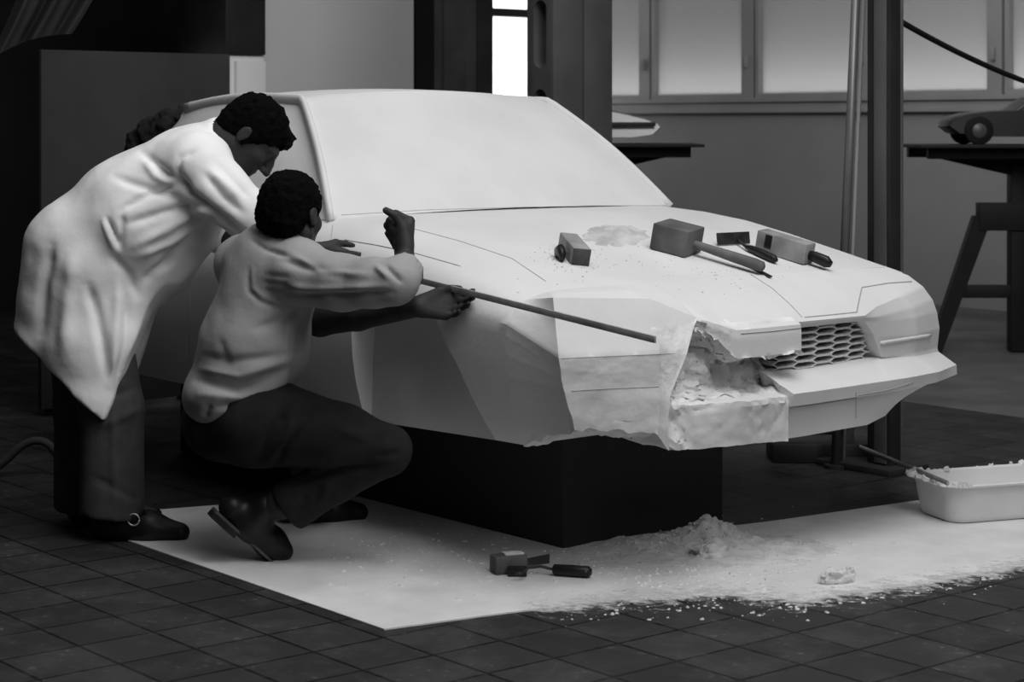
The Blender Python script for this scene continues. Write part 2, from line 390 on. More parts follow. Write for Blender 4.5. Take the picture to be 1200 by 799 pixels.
N9b=st((1.0,.40,.786),(1.11,.40,.742),(1.215,.40,.690),(1.228,.40,.662),(1.226,.405,.645),(1.222,.42,.60),(1.208,.45,.536),(1.203,.45,.533),(1.305,.45,.485),(1.309,.45,.450),(1.293,.45,.442),(1.23,.44,.362),(1.0,.4,.37))
N10=st((1.0,.58,.785),(1.09,.59,.748),(1.155,.61,.712),(1.178,.62,.672),(1.188,.62,.642),(1.193,.62,.590),(1.182,.62,.532),(1.185,.62,.524),(1.262,.64,.482),(1.266,.64,.449),(1.250,.63,.441),(1.15,.60,.385),(1.0,.55,.37))
N11=st((1.0,.72,.781),(1.05,.755,.757),(1.085,.785,.722),(1.103,.808,.682),(1.110,.822,.642),(1.112,.832,.590),(1.104,.832,.527),(1.105,.835,.515),(1.155,.862,.476),(1.157,.862,.446),(1.13,.835,.440),(1.06,.77,.405),(1.0,.7,.38))
SF=st((1.0,.735,.772),(1.01,.775,.753),(1.02,.812,.72),(1.02,.835,.68),(1.02,.848,.64),(1.02,.855,.59),(1.02,.85,.53),(1.02,.85,.515),(1.03,.872,.475),(1.03,.872,.446),(1.02,.845,.44),(1.0,.79,.40),(1.0,.75,.378))
for S in (N6,N7,N8,N9,N9b,N10):
    for k,d in ((9,-.013),(10,-.026)): S[k]=(S[k][0]+d,S[k][1],S[k][2])
    S[11]=(S[11][0]-.012,S[11][1],S[11][2])
ST_=[S0,N0,N1,N2,N3,N3b,N4,N5,N6,N7,N8,N9,N9b,N10,N11,SF]
SUB=[14,22,16,1,14,14,34,1,2,22,1,6,12,14,8]          # subdivisions between stations
KS=[8,8,6,5,16,14,6,16,4,3,9,12]
rows=[]; tags=[]
def smooth_t(i): return i in (9,)
for i in range(len(ST_)-1):
    for q in range(SUB[i]):
        u=q/SUB[i]; rows.append([np.array(a)*(1-u)+np.array(b)*u for a,b in zip(ST_[i],ST_[i+1])]); tags.append(i+u)
rows.append([np.array(a) for a in ST_[-1]]); tags.append(len(ST_)-1)
grid=[]
for r,tg in zip(rows,tags):
    line=[]
    for k in range(12):
        for q in range(KS[k]):
            u=q/KS[k]; line.append((r[k]*(1-u)+r[k+1]*u, k+u))
    line.append((r[12],12)); grid.append(line)
def nz(p,sc,seed=0,octv=4): return noise.fractal(Vector(p)*sc+Vector((seed,seed*1.7,0)),.9,2.1,octv)
V=[];nk=len(grid[0])
for line,tg in zip(grid,tags):
    for p,k in line:
        p=p.copy()
        if 3.0<=tg<=8.0:                       # broken centre: rough cavity
            a=0.
            if 4<k<=7.6: a=.030
            elif 7.6<k<9 : a=.007
            elif k>=9 and k<=11.5: a=.0035
            if tg<4.6 and k>2.2: a=max(a,.014)
            e=min(1,(tg-3.0)/.4 if tg<3.4 else 1, max(.25,(8-tg)/.6))
            if a:
                q=Vector(p)
                wv=noise.voronoi(q*26+Vector((3,1,7)))[0]; ch=(wv[1]-wv[0])
                d=(nz(p,14,3)+.7*nz(p,36,5)+.9*(.35-ch))*a*e
                p[0]+=d*.95; p[2]+=(nz(p,15,9)+.5*nz(p,40,2))*a*.55*e; p[1]+=nz(p,14,17)*a*.4*e
        elif tg<3.0 and tg>0.0:
            a=.0022 if k<4 else .005
            p[0]+=nz(p,9,5)*a*(min(1,(tg)*2)); 
            if 10.5<k<11.6: p[2]+=nz(p,22,6)*.014
        if tg<=1.0 and 10.5<k<11.6: p[2]+=nz(p,20,6)*.012
        V.append(tuple(p))
Fc=[]
for i in range(len(grid)-1):
    for k in range(nk-1): Fc.append((i*nk+k,(i+1)*nk+k,(i+1)*nk+k+1,i*nk+k+1))
bm=bmesh.new(); vs=[bm.verts.new(v) for v in V]
for f in Fc: bm.faces.new([vs[i] for i in f])
ring=[vs[k] for k in range(nk)]
bmesh.ops.remove_doubles(bm,verts=bm.verts[:],dist=.0004); bmesh.ops.recalc_face_normals(bm,faces=bm.faces[:])
bm.faces.ensure_lookup_table(); bm.verts.index_update()
# make sure normals point outwards (hood faces up)
up=[f for f in bm.faces if f.calc_center_median().z>.76 and f.calc_center_median().x<1.1]
if sum(f.normal.z for f in up)<0: bmesh.ops.reverse_faces(bm,faces=bm.faces[:])
nv=[tuple(v.co) for v in bm.verts]; nf=[[v.index for v in f.verts] for f in bm.faces]; bm.free()
nose=mk('nose',nv,nf,M['clay'],car,32,local=True)
nose.data.materials.append(M['clayraw']); nose.data.materials.append(M['claydim'])
def region(c):
    s,t,z=c
    # cavity
    if -.52<t<.0 and z<.69 and z>.488 and s<1.262-.0 and s>1.02: return 1
    if t<-.085 and t>-.52 and z<.486 and s>1.05: 
        return 2 if t<-.14+.02*math.sin(z*60) and z<.476 else 0
    if t<-.40 and z<.622 and s>1.1975: return 2  # lower nose face, darkened for the shade where it tucks under
    return 0
for pg in nose.data.polygons: pg.material_index=region(pg.center)

# greenhouse ------------------------------------------------------
GZ=1.0
def lerp(a,b,u): return a+(b-a)*u
NU,NVv=44,16
def wsb(u):   # windshield base, u -1..1
    return np.array((.0+.05*(1-u*u), .725*u, .938+.022*(1-u*u)))
def wst(u):
    return np.array((-.455+.035*(1-u*u), .53*u, 1.322+.030*(1-u*u)))
V=[];Fc=[]
def gridmesh(fn,nu,nv):
    v=[fn(i/nu,j/nv) for i in range(nu+1) for j in range(nv+1)]
    f=[(i*(nv+1)+j,(i+1)*(nv+1)+j,(i+1)*(nv+1)+j+1,i*(nv+1)+j+1) for i in range(nu) for j in range(nv)]
    return v,f
gm=MB()
def bow(a,b,v,amt,axis): 
    p=a*(1-v)+b*v; p=p.copy(); p[axis]+=amt*math.sin(math.pi*v); return p
def f_ws(i,j):
    u=2*i-1; p=bow(wsb(u),wst(u),j,.018,2); p[0]+=.012*math.sin(math.pi*j); return tuple(p)
gm.add(*gridmesh(f_ws,NU,NVv))
RR=-1.27
def f_roof(i,j):
    u=2*i-1; a=wst(u); b=np.array((RR-.05*(1-u*u),.50*u,1.300+.028*(1-u*u)))
    p=a*(1-j)+b*j; p[2]+=.022*math.sin(math.pi*j); return tuple(p)
gm.add(*gridmesh(f_roof,NU,18))
def f_back(i,j):
    u=2*i-1; a=np.array((RR-.05*(1-u*u),.50*u,1.300+.028*(1-u*u))); b=np.array((-1.70,.66*u,.862))
    return tuple(a*(1-j)+b*j)
gm.add(*gridmesh(f_back,NU,12))
for sg in (-1,1):
    def f_side(i,j,sg=sg):
        # i along s (front->rear), j up
        sb=lerp(0.,-1.70,i); zb=interp(sb,S_,ZS)-.004 if i<1 else .862
        tb=.725 if i<.75 else lerp(.725,.66,(i-.75)/.25)
        b=np.array((sb,sg*tb,lerp(.938,zb,min(1,i*4)) if i<1 else .862))
        st_=lerp(-.455,RR,i); ztop=lerp(1.322,1.300,i)+.022*math.sin(math.pi*i)
        t_=np.array((st_,sg*lerp(.53,.50,i),ztop))
        p=b*(1-j)+t_*j; p[1]+=sg*.02*math.sin(math.pi*j)*min(1,i*6)*min(1,(1-i)*6); return tuple(p)
    gm.add(*gridmesh(f_side,30,12))
bm=bmesh.new(); vs=[bm.verts.new(v) for v in gm.v]
for f in gm.f:
    try: bm.faces.new([vs[i] for i in f])
    except ValueError: pass
bmesh.ops.remove_doubles(bm,verts=bm.verts[:],dist=.002); bmesh.ops.recalc_face_normals(bm,faces=bm.faces[:])
bm.verts.index_update()
ups=sum(f.normal.z for f in bm.faces)
if ups<0: bmesh.ops.reverse_faces(bm,faces=bm.faces[:])
gv=[tuple(v.co) for v in bm.verts]; gf=[[v.index for v in f.verts] for f in bm.faces]; bm.free()
green=mk('greenhouse',gv,gf,M['clay'],car,30,local=True)
# pillar and rail mouldings
for sg in (-1,1):
    pts=[];
    for j in np.linspace(0,1,16):
        p=np.array(f_ws(0 if sg<0 else 1,j)); pts.append(Vector((p[0]-.006,p[1]+sg*.004,p[2])))
    for i in np.linspace(.03,1,16):
        a=wst(sg); b=np.array((RR,.50*sg,1.300)); p=a*(1-i)+b*i; p[2]+=.022*math.sin(math.pi*i)-.002
        pts.append(Vector((p[0],p[1]+sg*.008,p[2]-.006)))
    # soften the corner
    q=[pts[0]]
    for k in range(1,len(pts)-1): q.append((pts[k-1]+pts[k]*2+pts[k+1])/4)
    q.append(pts[-1]); pts=q
    t_=MB(); t_.tube(pts,[.020]*len(pts),12,.62); t_.fix(); mk('pillar_moulding',t_.v,t_.f,M['clay'],car,180,local=True)
# side window recess edge lines (belt)
# grille -----------------------------------------------------------
gr=MB()
pt,rh=.085,.0207
for ci in range(-1,7):
    tc_=-.035+ci*pt+.03
    for ri in range(-1,8):
        zc_=.533+ri*rh+(rh/2 if ci%2 else 0)
        # clip to opening
        tmax=.43-(zc_-.535)/.12*.115
        if tc_-.030>tmax or zc_>.668 or tc_<-.06 or zc_<.53: continue
        def hexp(inset,s):
            a,b,hh=.052-inset*1.3,.034-inset*.4,rh/2-inset
            o=[(-a,0),(-b,-hh),(b,-hh),(a,0),(b,hh),(-b,hh)]
            return [(s-.26*(tc_+x)**2-(zc_+y-.53)*(-.12), tc_+x, zc_+y) for x,y in o]
        s0=1.222
        o1,i1,i2=hexp(0,s0),hexp(.0026,s0),hexp(.0034,s0-.078)
        n=6; v=o1+i1+i2
        f=[(k,(k+1)%n,(k+1)%n+n,k+n) for k in range(n)]+[(k+n,(k+1)%n+n,(k+1)%n+2*n,k+2*n) for k in range(n)]
        gr.add(v,f)
mk('grille',gr.v,gr.f,M['clay'],car,None,local=True)
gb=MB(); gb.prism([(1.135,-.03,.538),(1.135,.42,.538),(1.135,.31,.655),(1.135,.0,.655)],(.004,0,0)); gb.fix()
mk('grille_shade_sheet',gb.v,gb.f,M['shadow'],car,None,local=True)  # dark sheet painting the shade behind the grille cells
# added black support block, fills in the deep shade under the car
sb=MB()
sb.box((-.35,-.10,.1725),X3,Y3,Z3,1.1,.33,.1725,.01); sb.fix(); stand=mk('shade_fill_plinth',sb.v,sb.f,M['shadow'],car,30,local=True)

# raycasting on the car -------------------------------------------
bpy.context.view_layer.update()
def bvh_of(objs):
    vs=[];ps=[]
    for o in objs:
        T=TW[o]; n=len(vs); vs+=[T@v.co for v in o.data.vertices]; ps+=[[i+n for i in p.vertices] for p in o.data.polygons]
    return BVHTree.FromPolygons(vs,ps)
BV=bvh_of([body,nose,green])
def hit(px,py):
    d=(P(px,py,1.0)-Vector((0,0,H))).normalized()
    l,nrm,i,ds=BV.ray_cast(Vector((0,0,H)),d)
    if l is None: return None
    if nrm.dot(d)>0: nrm=-nrm
    return l,nrm
def scribe(pts,r=.0016,name='scribe_and_shade_line',m='line',n=14):
    out=[]
    for (x0,y0),(x1,y1) in zip(pts[:-1],pts[1:]):
        for q in range(n):
            u=q/n; h=hit(x0+(x1-x0)*u,y0+(y1-y0)*u)
            if h: out.append(h[0]+h[1]*.0004)
    h=hit(*pts[-1]); 
    if h: out.append(h[0])
    if len(out)<2: return
    t_=MB(); t_.tube(out,r,6); t_.part(name,M[m],car,180)
scribe([(484,268),(540,283),(600,303),(640,330)])
scribe([(404,281),(440,287),(484,296),(540,312)])
scribe([(658,420),(700,418),(750,416),(792,414)],.0006)  # thin line drawn where the lit nose face turns to shade
scribe([(670,458),(720,455),(772,453)],.0009)
scribe([(880,322),(905,338),(925,356),(940,372)])
scribe([(943,372),(975,369),(1004,366),(1007,350),(1010,337),(1040,332),(1068,330)],.0022)
scribe([(926,477),(960,473),(1003,466)],.0026)
scribe([(1003,459),(1003,475),(1003,490)],.0014)
scribe([(1006,463),(1040,457),(1070,448)],.0024)  # dark line painted for the shadow under the far bumper strip
scribe([(868,391),(905,388),(940,384)],.0016)
scribe([(390,264),(386,300),(384,340)],.0012)
scribe([(226,300),(222,360),(222,430)],.0014)
scribe([(400,252),(500,246),(600,243),(700,241),(780,241)],.0010)
# headlamp lower ridge
out=[]
for u in np.linspace(0,1,14):
    h=hit(1032+58*u,402-9*u)
    if h: out.append(h[0]+h[1]*.001)
if len(out)>2: t_=MB(); t_.tube(out,.006,8,.8); t_.part('headlamp_ledge',M['clay'],car,180)

# ================================================================== SDF PEOPLE
class Field:
    def __init__(s, lo, hi, h):
        s.h=h; s.lo=np.array(lo,float); s.n=np.maximum(2,np.ceil((np.array(hi)-s.lo)/h).astype(int)+1)
        s.V=np.full(s.n,1.0,np.float32)
    def _win(s,lo,hi):
        a=np.clip(np.floor((np.array(lo)-s.lo)/s.h).astype(int),0,s.n-1); b=np.clip(np.ceil((np.array(hi)-s.lo)/s.h).astype(int)+1,1,s.n)
        b=np.maximum(b,a+1)
        sl=tuple(slice(i,j) for i,j in zip(a,b))
        ax=[(s.lo[k]+s.h*np.arange(a[k],b[k])).astype(np.float32) for k in range(3)]
        return sl, ax[0][:,None,None], ax[1][None,:,None], ax[2][None,None,:]
    def _comb(s,sl,d,op,k):
        v=s.V[sl]
        if op=='add':
            if k>0:
                hh=np.clip(.5+.5*(v-d)/k,0,1); s.V[sl]=v*(1-hh)+d*hh-k*hh*(1-hh)
            else: s.V[sl]=np.minimum(v,d)
        else:
            d=-d
            if k>0:
                hh=np.clip(.5-.5*(v-d)/k,0,1); s.V[sl]=v*(1-hh)+d*hh+k*hh*(1-hh)
            else: s.V[sl]=np.maximum(v,d)
    def cone(s,a,b,ra,rb,k=.02,op='add'):
        a=np.array(a,float);b=np.array(b,float); m=max(ra,rb)+k+3*s.h
        sl,x,y,z=s._win(np.minimum(a,b)-m,np.maximum(a,b)+m)
        ba=b-a; L=float(ba@ba)+1e-12
        t=np.clip(((x-a[0])*ba[0]+(y-a[1])*ba[1]+(z-a[2])*ba[2])/L,0,1)
        d=np.sqrt((x-a[0]-t*ba[0])**2+(y-a[1]-t*ba[1])**2+(z-a[2]-t*ba[2])**2)-(ra+t*(rb-ra))
        s._comb(sl,d,op,k); return s
    def chain(s,pts,k=.02,op='add'):
        for (a,ra),(b,rb) in zip(pts[:-1],pts[1:]): s.cone(a,b,ra,rb,k,op)
        return s
    def ell(s,c,r,R=None,k=.02,op='add'):
        """ellipsoid with local axes the columns of R"""
        c=np.array(c,float); r=np.array(r,float); R=np.eye(3) if R is None else np.array(R,float)
        ext=np.sqrt(((R*r)**2).sum(1))+k+3*s.h
        sl,x,y,z=s._win(c-ext,c+ext)
        q=[((x-c[0])*R[0,i]+(y-c[1])*R[1,i]+(z-c[2])*R[2,i]) for i in range(3)]
        k0=np.sqrt(sum((q[i]/r[i])**2 for i in range(3)))+1e-9; k1=np.sqrt(sum((q[i]/r[i]**2)**2 for i in range(3)))+1e-9
        s._comb(sl,k0*(k0-1)/k1,op,k); return s
    def half(s,p,n,k=.01):
        """cut away the side n points to"""
        p=np.array(p,float); n=np.array(n,float); n/=np.linalg.norm(n)
        sl,x,y,z=s._win(s.lo-1,s.lo+s.n*s.h+1)
        d=(x-p[0])*n[0]+(y-p[1])*n[1]+(z-p[2])*n[2]
        v=s.V
        hh=np.clip(.5-.5*(v-d)/k,0,1); s.V=(v*(1-hh)+d*hh+k*hh*(1-hh)).astype(np.float32); return s
    def mesh(s,it=2):
        V=s.V;S=V<0
        c=np.zeros(tuple(np.array(V.shape)-1),np.int8)
        offs=[(i,j,k) for i in (0,1) for j in (0,1) for k in (0,1)]
        nx,ny,nz_=c.shape
        for i,j,k in offs: c+=S[i:i+nx,j:j+ny,k:k+nz_]
        ids=np.argwhere((c>0)&(c<8)); idx=np.full(c.shape,-1,np.int32); idx[tuple(ids.T)]=np.arange(len(ids))
        cv=[V[ids[:,0]+i,ids[:,1]+j,ids[:,2]+k] for i,j,k in offs]
        pos=np.zeros((len(ids),3));cnt=np.zeros(len(ids))
        for a in range(8):
            for b in range(a+1,8):
                oa,ob=np.array(offs[a]),np.array(offs[b])
                if abs(oa-ob).sum()!=1: continue
                m=(cv[a]<0)!=(cv[b]<0); t=np.where(m,cv[a]/np.where(m,cv[a]-cv[b],1),0)
                pos+=np.where(m[:,None],oa+(ob-oa)*t[:,None],0); cnt+=m
        P_=s.lo+(ids+pos/cnt[:,None])*s.h
        Q=[]
        for ax in range(3):
            sh=[slice(None)]*3
            A=[slice(1,-1)]*3; A[ax]=slice(0,-1); B=[slice(1,-1)]*3; B[ax]=slice(1,None)
            m=S[tuple(A)]!=S[tuple(B)]
            e=np.argwhere(m); e2=e+1; e2[:,ax]-=1
            b,cx=[(1,2),(2,0),(0,1)][ax]
            def cell(db,dc):
                q=e2.copy(); q[:,b]+=db; q[:,cx]+=dc; return idx[q[:,0],q[:,1],q[:,2]]
            qd=np.stack([cell(-1,-1),cell(0,-1),cell(0,0),cell(-1,0)],1)
            ins=S[e2[:,0],e2[:,1],e2[:,2]]
            qd[~ins]=qd[~ins][:,::-1]; Q.append(qd)
        Q=np.concatenate(Q); Q=Q[(Q>=0).all(1)]
        for _ in range(it): P_=relax(P_,Q,.5)
        return P_,Q
def like(f):
    o=Field.__new__(Field); o.h=f.h; o.lo=f.lo; o.n=f.n; o.V=np.full(f.n,1.0,np.float32); return o
def relax(Pn,Q,f):
    acc=np.zeros_like(Pn);c=np.zeros(len(Pn))
    for a,b in ((0,1),(1,2),(2,3),(3,0)):
        for u,v in ((a,b),(b,a)):
            for d in range(3): acc[:,d]+=np.bincount(Q[:,u],Pn[Q[:,v],d],len(Pn))
            c+=np.bincount(Q[:,u],minlength=len(Pn))
    return Pn*(1-f)+f*acc/np.maximum(c,1)[:,None]
def vnormals(Pn,Q):
    n=np.cross(Pn[Q[:,2]]-Pn[Q[:,0]],Pn[Q[:,3]]-Pn[Q[:,1]]); o=np.zeros_like(Pn)
    for k in range(4):
        for d in range(3): o[:,d]+=np.bincount(Q[:,k],n[:,d],len(Pn))
    return o/(np.linalg.norm(o,axis=1,keepdims=True)+1e-12)
def folds(Pn,Q,lst):
    """sculpt cloth folds: each is a polyline seen from the front, with width (px) and height (m)"""
    N=vnormals(Pn,Q); x,y=proj(Pn)
    view=np.array([0,0,H])-Pn; view/=np.linalg.norm(view,axis=1,keepdims=True)
    w=np.clip((N*view).sum(1)*2.5,0,1); disp=np.zeros(len(Pn))
    for pl,wd,amp in lst:
        best=np.full(len(Pn),1e9); tt=np.zeros(len(Pn)); n=len(pl)-1
        for i,((x0,y0),(x1,y1)) in enumerate(zip(pl[:-1],pl[1:])):
            L=(x1-x0)**2+(y1-y0)**2+1e-9; t=np.clip(((x-x0)*(x1-x0)+(y-y0)*(y1-y0))/L,0,1)
            d=np.hypot(x-x0-t*(x1-x0),y-y0-t*(y1-y0)); m=d<best; best=np.where(m,d,best); tt=np.where(m,(i+t)/n,tt)
        taper=np.clip(np.sin(np.pi*np.clip(tt*.86+.07,0,1))*1.5,0,1)
        disp+=amp*np.exp(-(best/wd)**2)*taper
    return Pn+N*(disp*w)[:,None]
def crinkle(Pn,Q,amp,sc,seed=0):
    N=vnormals(Pn,Q)
    d=np.array([noise.noise(Vector((p[0]*sc+seed,p[1]*sc,p[2]*sc))) for p in Pn])
    return Pn+N*(d*amp)[:,None]
def nrm(v): v=np.array(v,float); return v/np.linalg.norm(v)

def hand(f, wrist, fd, n, w, curl, thumb, sc=1.0, spread=.0, fist=False):
    """five fingers; fd finger direction, n palm normal, w towards the thumb"""
    wrist=np.array(wrist,float); fd=nrm(fd); n=np.array(n,float); n=nrm(n-fd*(n@fd)); w=np.array(w,float); w=nrm(w-fd*(w@fd)-n*(w@n))
    lat=[.030,.010,-.011,-.030]; kl=[.088,.092,.087,.078]; ln=[(.040,.026,.020),(.045,.029,.021),(.041,.027,.021),(.032,.020,.018)]
    for i in range(4):
        kn=wrist+sc*(fd*kl[i]+w*lat[i]); f.cone(wrist+sc*(fd*.012+w*lat[i]*.55),kn,.0155*sc,.0125*sc,.012)
        p=kn; a=0.; d=nrm(fd+w*(lat[i]*spread))
        for q in range(3):
            a+=curl[i][q] if hasattr(curl[0],'__len__') else curl[q]
            dd=d*math.cos(a)+n*math.sin(a); p2=p+dd*ln[i][q]*sc
            r=[.0095,.0086,.0078][q]*sc*(.88 if i==3 else 1)
            f.cone(p,p2,r*1.06,r,.004); p=p2
    if fist:
        f.cone(wrist+sc*(fd*.062+n*.016+w*.022),wrist+sc*(fd*.058+n*.016-w*.024),.024*sc,.020*sc,.010)
        f.cone(wrist+sc*(fd*.035+n*.008+w*.012),wrist+sc*(fd*.030+n*.008-w*.016),.022*sc,.020*sc,.012)
    b=wrist+sc*(fd*.022+w*.022); t1=b+sc*.044*nrm(fd*thumb[0][0]+w*thumb[0][1]+n*thumb[0][2])
    t2=t1+sc*.033*nrm(fd*thumb[1][0]+w*thumb[1][1]+n*thumb[1][2]); t3=t2+sc*.026*nrm(fd*thumb[2][0]+w*thumb[2][1]+n*thumb[2][2])
    f.cone(b,t1,.0175*sc,.0125*sc,.012); f.cone(t1,t2,.0115*sc,.0105*sc,.005); f.cone(t2,t3,.0105*sc,.0085*sc,.004)

def head(f, c, fwd, up):
    fwd=nrm(fwd); up=np.array(up,float); up=nrm(up-fwd*(up@fwd)); sd=np.cross(up,fwd)   # sd = left
    R=np.stack([fwd,sd,up],1); L=lambda x,y,z: np.array(c)+R@np.array((x,y,z))
    f.ell(L(-.012,0,.030),(.098,.077,.088),R,.02)
    f.ell(L(.040,0,-.040),(.054,.057,.075),R,.03)
    f.cone(L(.080,-.010,-.116),L(.080,.010,-.116),.020,.020,.022)
    for s_ in (-1,1):
        f.cone(L(-.006,s_*.056,-.052),L(.066,s_*.022,-.112),.020,.018,.022)
        f.ell(L(.058,s_*.042,-.020),(.028,.022,.020),R,.02)
        f.cone(L(.086,s_*.012,.026),L(.074,s_*.044,.026),.010,.009,.012)
        f.ell(L(.098,s_*.031,.004),(.013,.017,.011),R,.010,'sub')
        f.ell(L(.079,s_*.031,.004),(.013,.013,.0125),R,.003)
    f.chain([(L(.090,0,.018),.0085),(L(.104,0,-.008),.010),(L(.117,0,-.031),.0125)],.010)
    for s_ in (-1,1): f.ell(L(.103,s_*.013,-.035),(.012,.008,.009),R,.006)
    f.cone(L(.090,-.018,-.062),L(.090,.018,-.062),.0075,.0075,.008); f.cone(L(.087,-.016,-.076),L(.087,.016,-.076),.0085,.0085,.008)
    f.cone(L(.098,-.022,-.069),L(.098,.022,-.069),.0028,.0028,.004,'sub')
    for s_ in (-1,1):
        f.ell(L(-.010,s_*.079,-.006),(.018,.009,.029),R,.006); f.ell(L(-.006,s_*.088,-.004),(.009,.005,.016),R,.004,'sub')
    return L,R
def hair_mesh(c,L,R,side=.0,seed=1,front=.062,tuft=True,h=.0055,nape=-.075):
    f=Field(np.array(c)-.17,np.array(c)+.17,h)
    f.ell(L(-.013,0,.034),(.1055,.083,.090),R,.0)
    f.ell(L(-.055,0,-.020),(.058,.070,.060),R,.03)
    for s_ in (-1,1): f.cone(L(.012,s_*.070,.02),L(.008,s_*.071,-.030),.012,.008,.01)
    for s_ in (-1,1): f.ell(L(-.006,s_*.094,-.012),(.018,.020,.029),R,.008,'sub')
    f.ell(L(.105,0,-.030),(.088,.100,.082),R,.012,'sub')
    f.ell(L(.02,0,-.115),(.085,.12,.075),R,.012,'sub')
    f.half(L(0,0,nape),-R[:,2],.01)
    for i in range(9 if tuft else 0):
        y=-.045+.011*i; f.cone(L(front+.01,y,.086),L(front+.028,y+.004*((i*7)%3-1),.066-.008*((i*5)%3)),.014,.006,.008)
    Pn,Q=f.mesh(2)
    return crinkle(crinkle(Pn,Q,.006,55,seed),Q,.003,140,seed+5),Q
def shoe_mesh(heel,ball,toe,ank,lo,hi,up=(0,0,1)):
    f=Field(lo,hi,.005)
    f.chain([(heel,.040),(ball,.044),(toe,.030)],.03); f.chain([(ank,.050),((np.array(heel)+np.array(ball))/2,.042)],.04)
    return f

px_m=F
def J(px,py,Y): return np.array(P(px,py,Y))
# ---------------------------------------------------------------- standing man in white coat
k1=1/392.
foot1=FL(150,631)
man=thing('person','man in a long white coat bending over the car behind the crouching man','person',(foot1.x-.05,5.95,0))
# body (one continuous surface)
lo=(-1.52,5.55,-.02); hi=(-.38,6.45,1.48)
f=Field(lo,hi,.0062)
hc=J(295,159,5.93); fw1=nrm((.60,-.04,-.80)); up1=nrm((.80,.0,.60))
f.chain([(J(100,335,5.96),58*k1),(J(160,275,5.96),54*k1),(J(218,215,5.96),50*k1)],.03)
f.cone(J(232,196,5.86),J(232,196,6.06),32*k1,32*k1,.04)
f.chain([(J(225,196,5.95),30*k1),(J(262,166,5.93),24*k1),(J(276,160,5.93),23*k1)],.03)
L1,R1=head(f,hc,fw1,up1)
f.chain([(J(240,195,5.80),27*k1),(J(298,260,5.76),20*k1),(J(330,280,5.75),18*k1),(J(366,296,5.765),12.5*k1)],.015)
hand(f,J(366,296,5.765),(.93,.16,-.30),(.25,.95,.05),(.1,-.1,1),(.35,.45,.35),((.75,.5,.3),(.9,.1,.45),(.95,0,.3)))
f.chain([(J(245,198,6.10),26*k1),(J(252,268,6.16),20*k1),(J(285,288,6.10),17*k1),(J(318,296,6.03),12.5*k1)],.015)
hand(f,J(318,296,6.03),(.85,.18,-.35),(-.1,.4,-.9),(.3,-.85,-.3),(.3,.35,.25),((.75,.5,.2),(.9,.2,.3),(.95,0,.2)))
for (xa,ya,Ya,xb,yb,xc,yc,Yc) in ((104,370,5.87,128,480,128,596,5.85),(90,370,6.05,98,478,100,584,6.09)):
    f.chain([(J(xa,ya,Ya),30*k1),(J(xb,yb,(Ya+Yc)/2),20*k1),(J(xc,yc,Yc),15*k1),(J(xc+22,yc+16,Yc),13*k1)],.02)
Pn,Q=f.mesh(1); mk('body',Pn,Q,M['skin'],man,180)
Pn,Q=hair_mesh(hc,L1,R1,seed=2); mk('hair',Pn,Q,M['hair'],man,180)
# trousers
f=Field((-1.6,5.62,-.0),(-.95,6.32,.85),.0075)
for (xa,ya,Ya,xb,yb,xc,yc,Yc,hem) in ((112,390,5.88,131,480,131,612,5.85,604),(98,390,6.05,100,478,100,602,6.09,598)):
    f2=like(f)
    f2.chain([(J(xa,ya,Ya),42*k1),(J(xb,yb,(Ya+Yc)/2),37*k1),(J(xc,yc+14,Yc),38*k1)],.02); f2.half(J(xc,hem,Yc),(-.10,0,-1),.004)
    f.V=np.minimum(f.V,f2.V)
f.cone(J(105,372,5.92),J(98,372,6.02),50*k1,50*k1,.03)
Pn,Q=f.mesh(2)
Pn=folds(Pn,Q,[([(112,470),(160,455)],5,-.006),([(118,500),(165,478)],5,.006),([(110,560),(160,585)],5,-.005),([(132,480),(134,590)],4,.006),([(70,470),(95,455)],5,-.006),([(72,540),(93,560)],4,-.005)])
mk('trousers',Pn,Q,M['trou'],man,180)
# coat
f=Field((-1.66,5.55,.28),(-.42,6.40,1.36),.0075)
for Y in (5.89,6.03):
    f.chain([(J(88,296,Y),60*k1),(J(72,345,Y),47*k1),(J(52,400,Y),38*k1)],.05)
    f.chain([(J(104,320,Y),64*k1),(J(106,400,Y-.015),54*k1),(J(108,480,Y-.02),50*k1)],.05)
f.chain([(J(150,335,5.9),46*k1),(J(134,405,5.85),34*k1),(J(118,480,5.83),30*k1)],.05)
f.chain([(J(150,335,6.03),46*k1),(J(140,405,6.03),26*k1),(J(120,455,6.03),14*k1)],.05)
def halfpx(f,a,b,Y,side,k=.006):
    a=J(*a,Y);b=J(*b,Y); d=b-a; n=np.array((d[2],0,-d[0]))*side; f.half(a,n,k)
halfpx(f,(12,379),(132,487),5.88,1); halfpx(f,(133,487),(166,394),5.88,1,.004)
for Y in (5.91,6.01):
    f.chain([(J(102,296,Y),66*k1),(J(160,256,Y),72*k1),(J(216,216,Y),64*k1)],.05)
f.cone(J(231,195,5.82),J(231,195,6.08),40*k1,40*k1,.05)
f.chain([(J(230,188,5.95),41*k1),(J(258,166,5.94),30*k1)],.03)
f.chain([(J(231,196,5.79),36*k1),(J(258,226,5.765),34*k1),(J(296,256,5.76),29*k1),(J(318,272,5.76),24*k1)],.025)
f.chain([(J(245,196,6.11),36*k1),(J(253,262,6.16),28*k1),(J(262,276,6.15),25*k1)],.025)
f.chain([(J(178,296,5.96),60*k1),(J(205,268,5.96),50*k1)],.05)
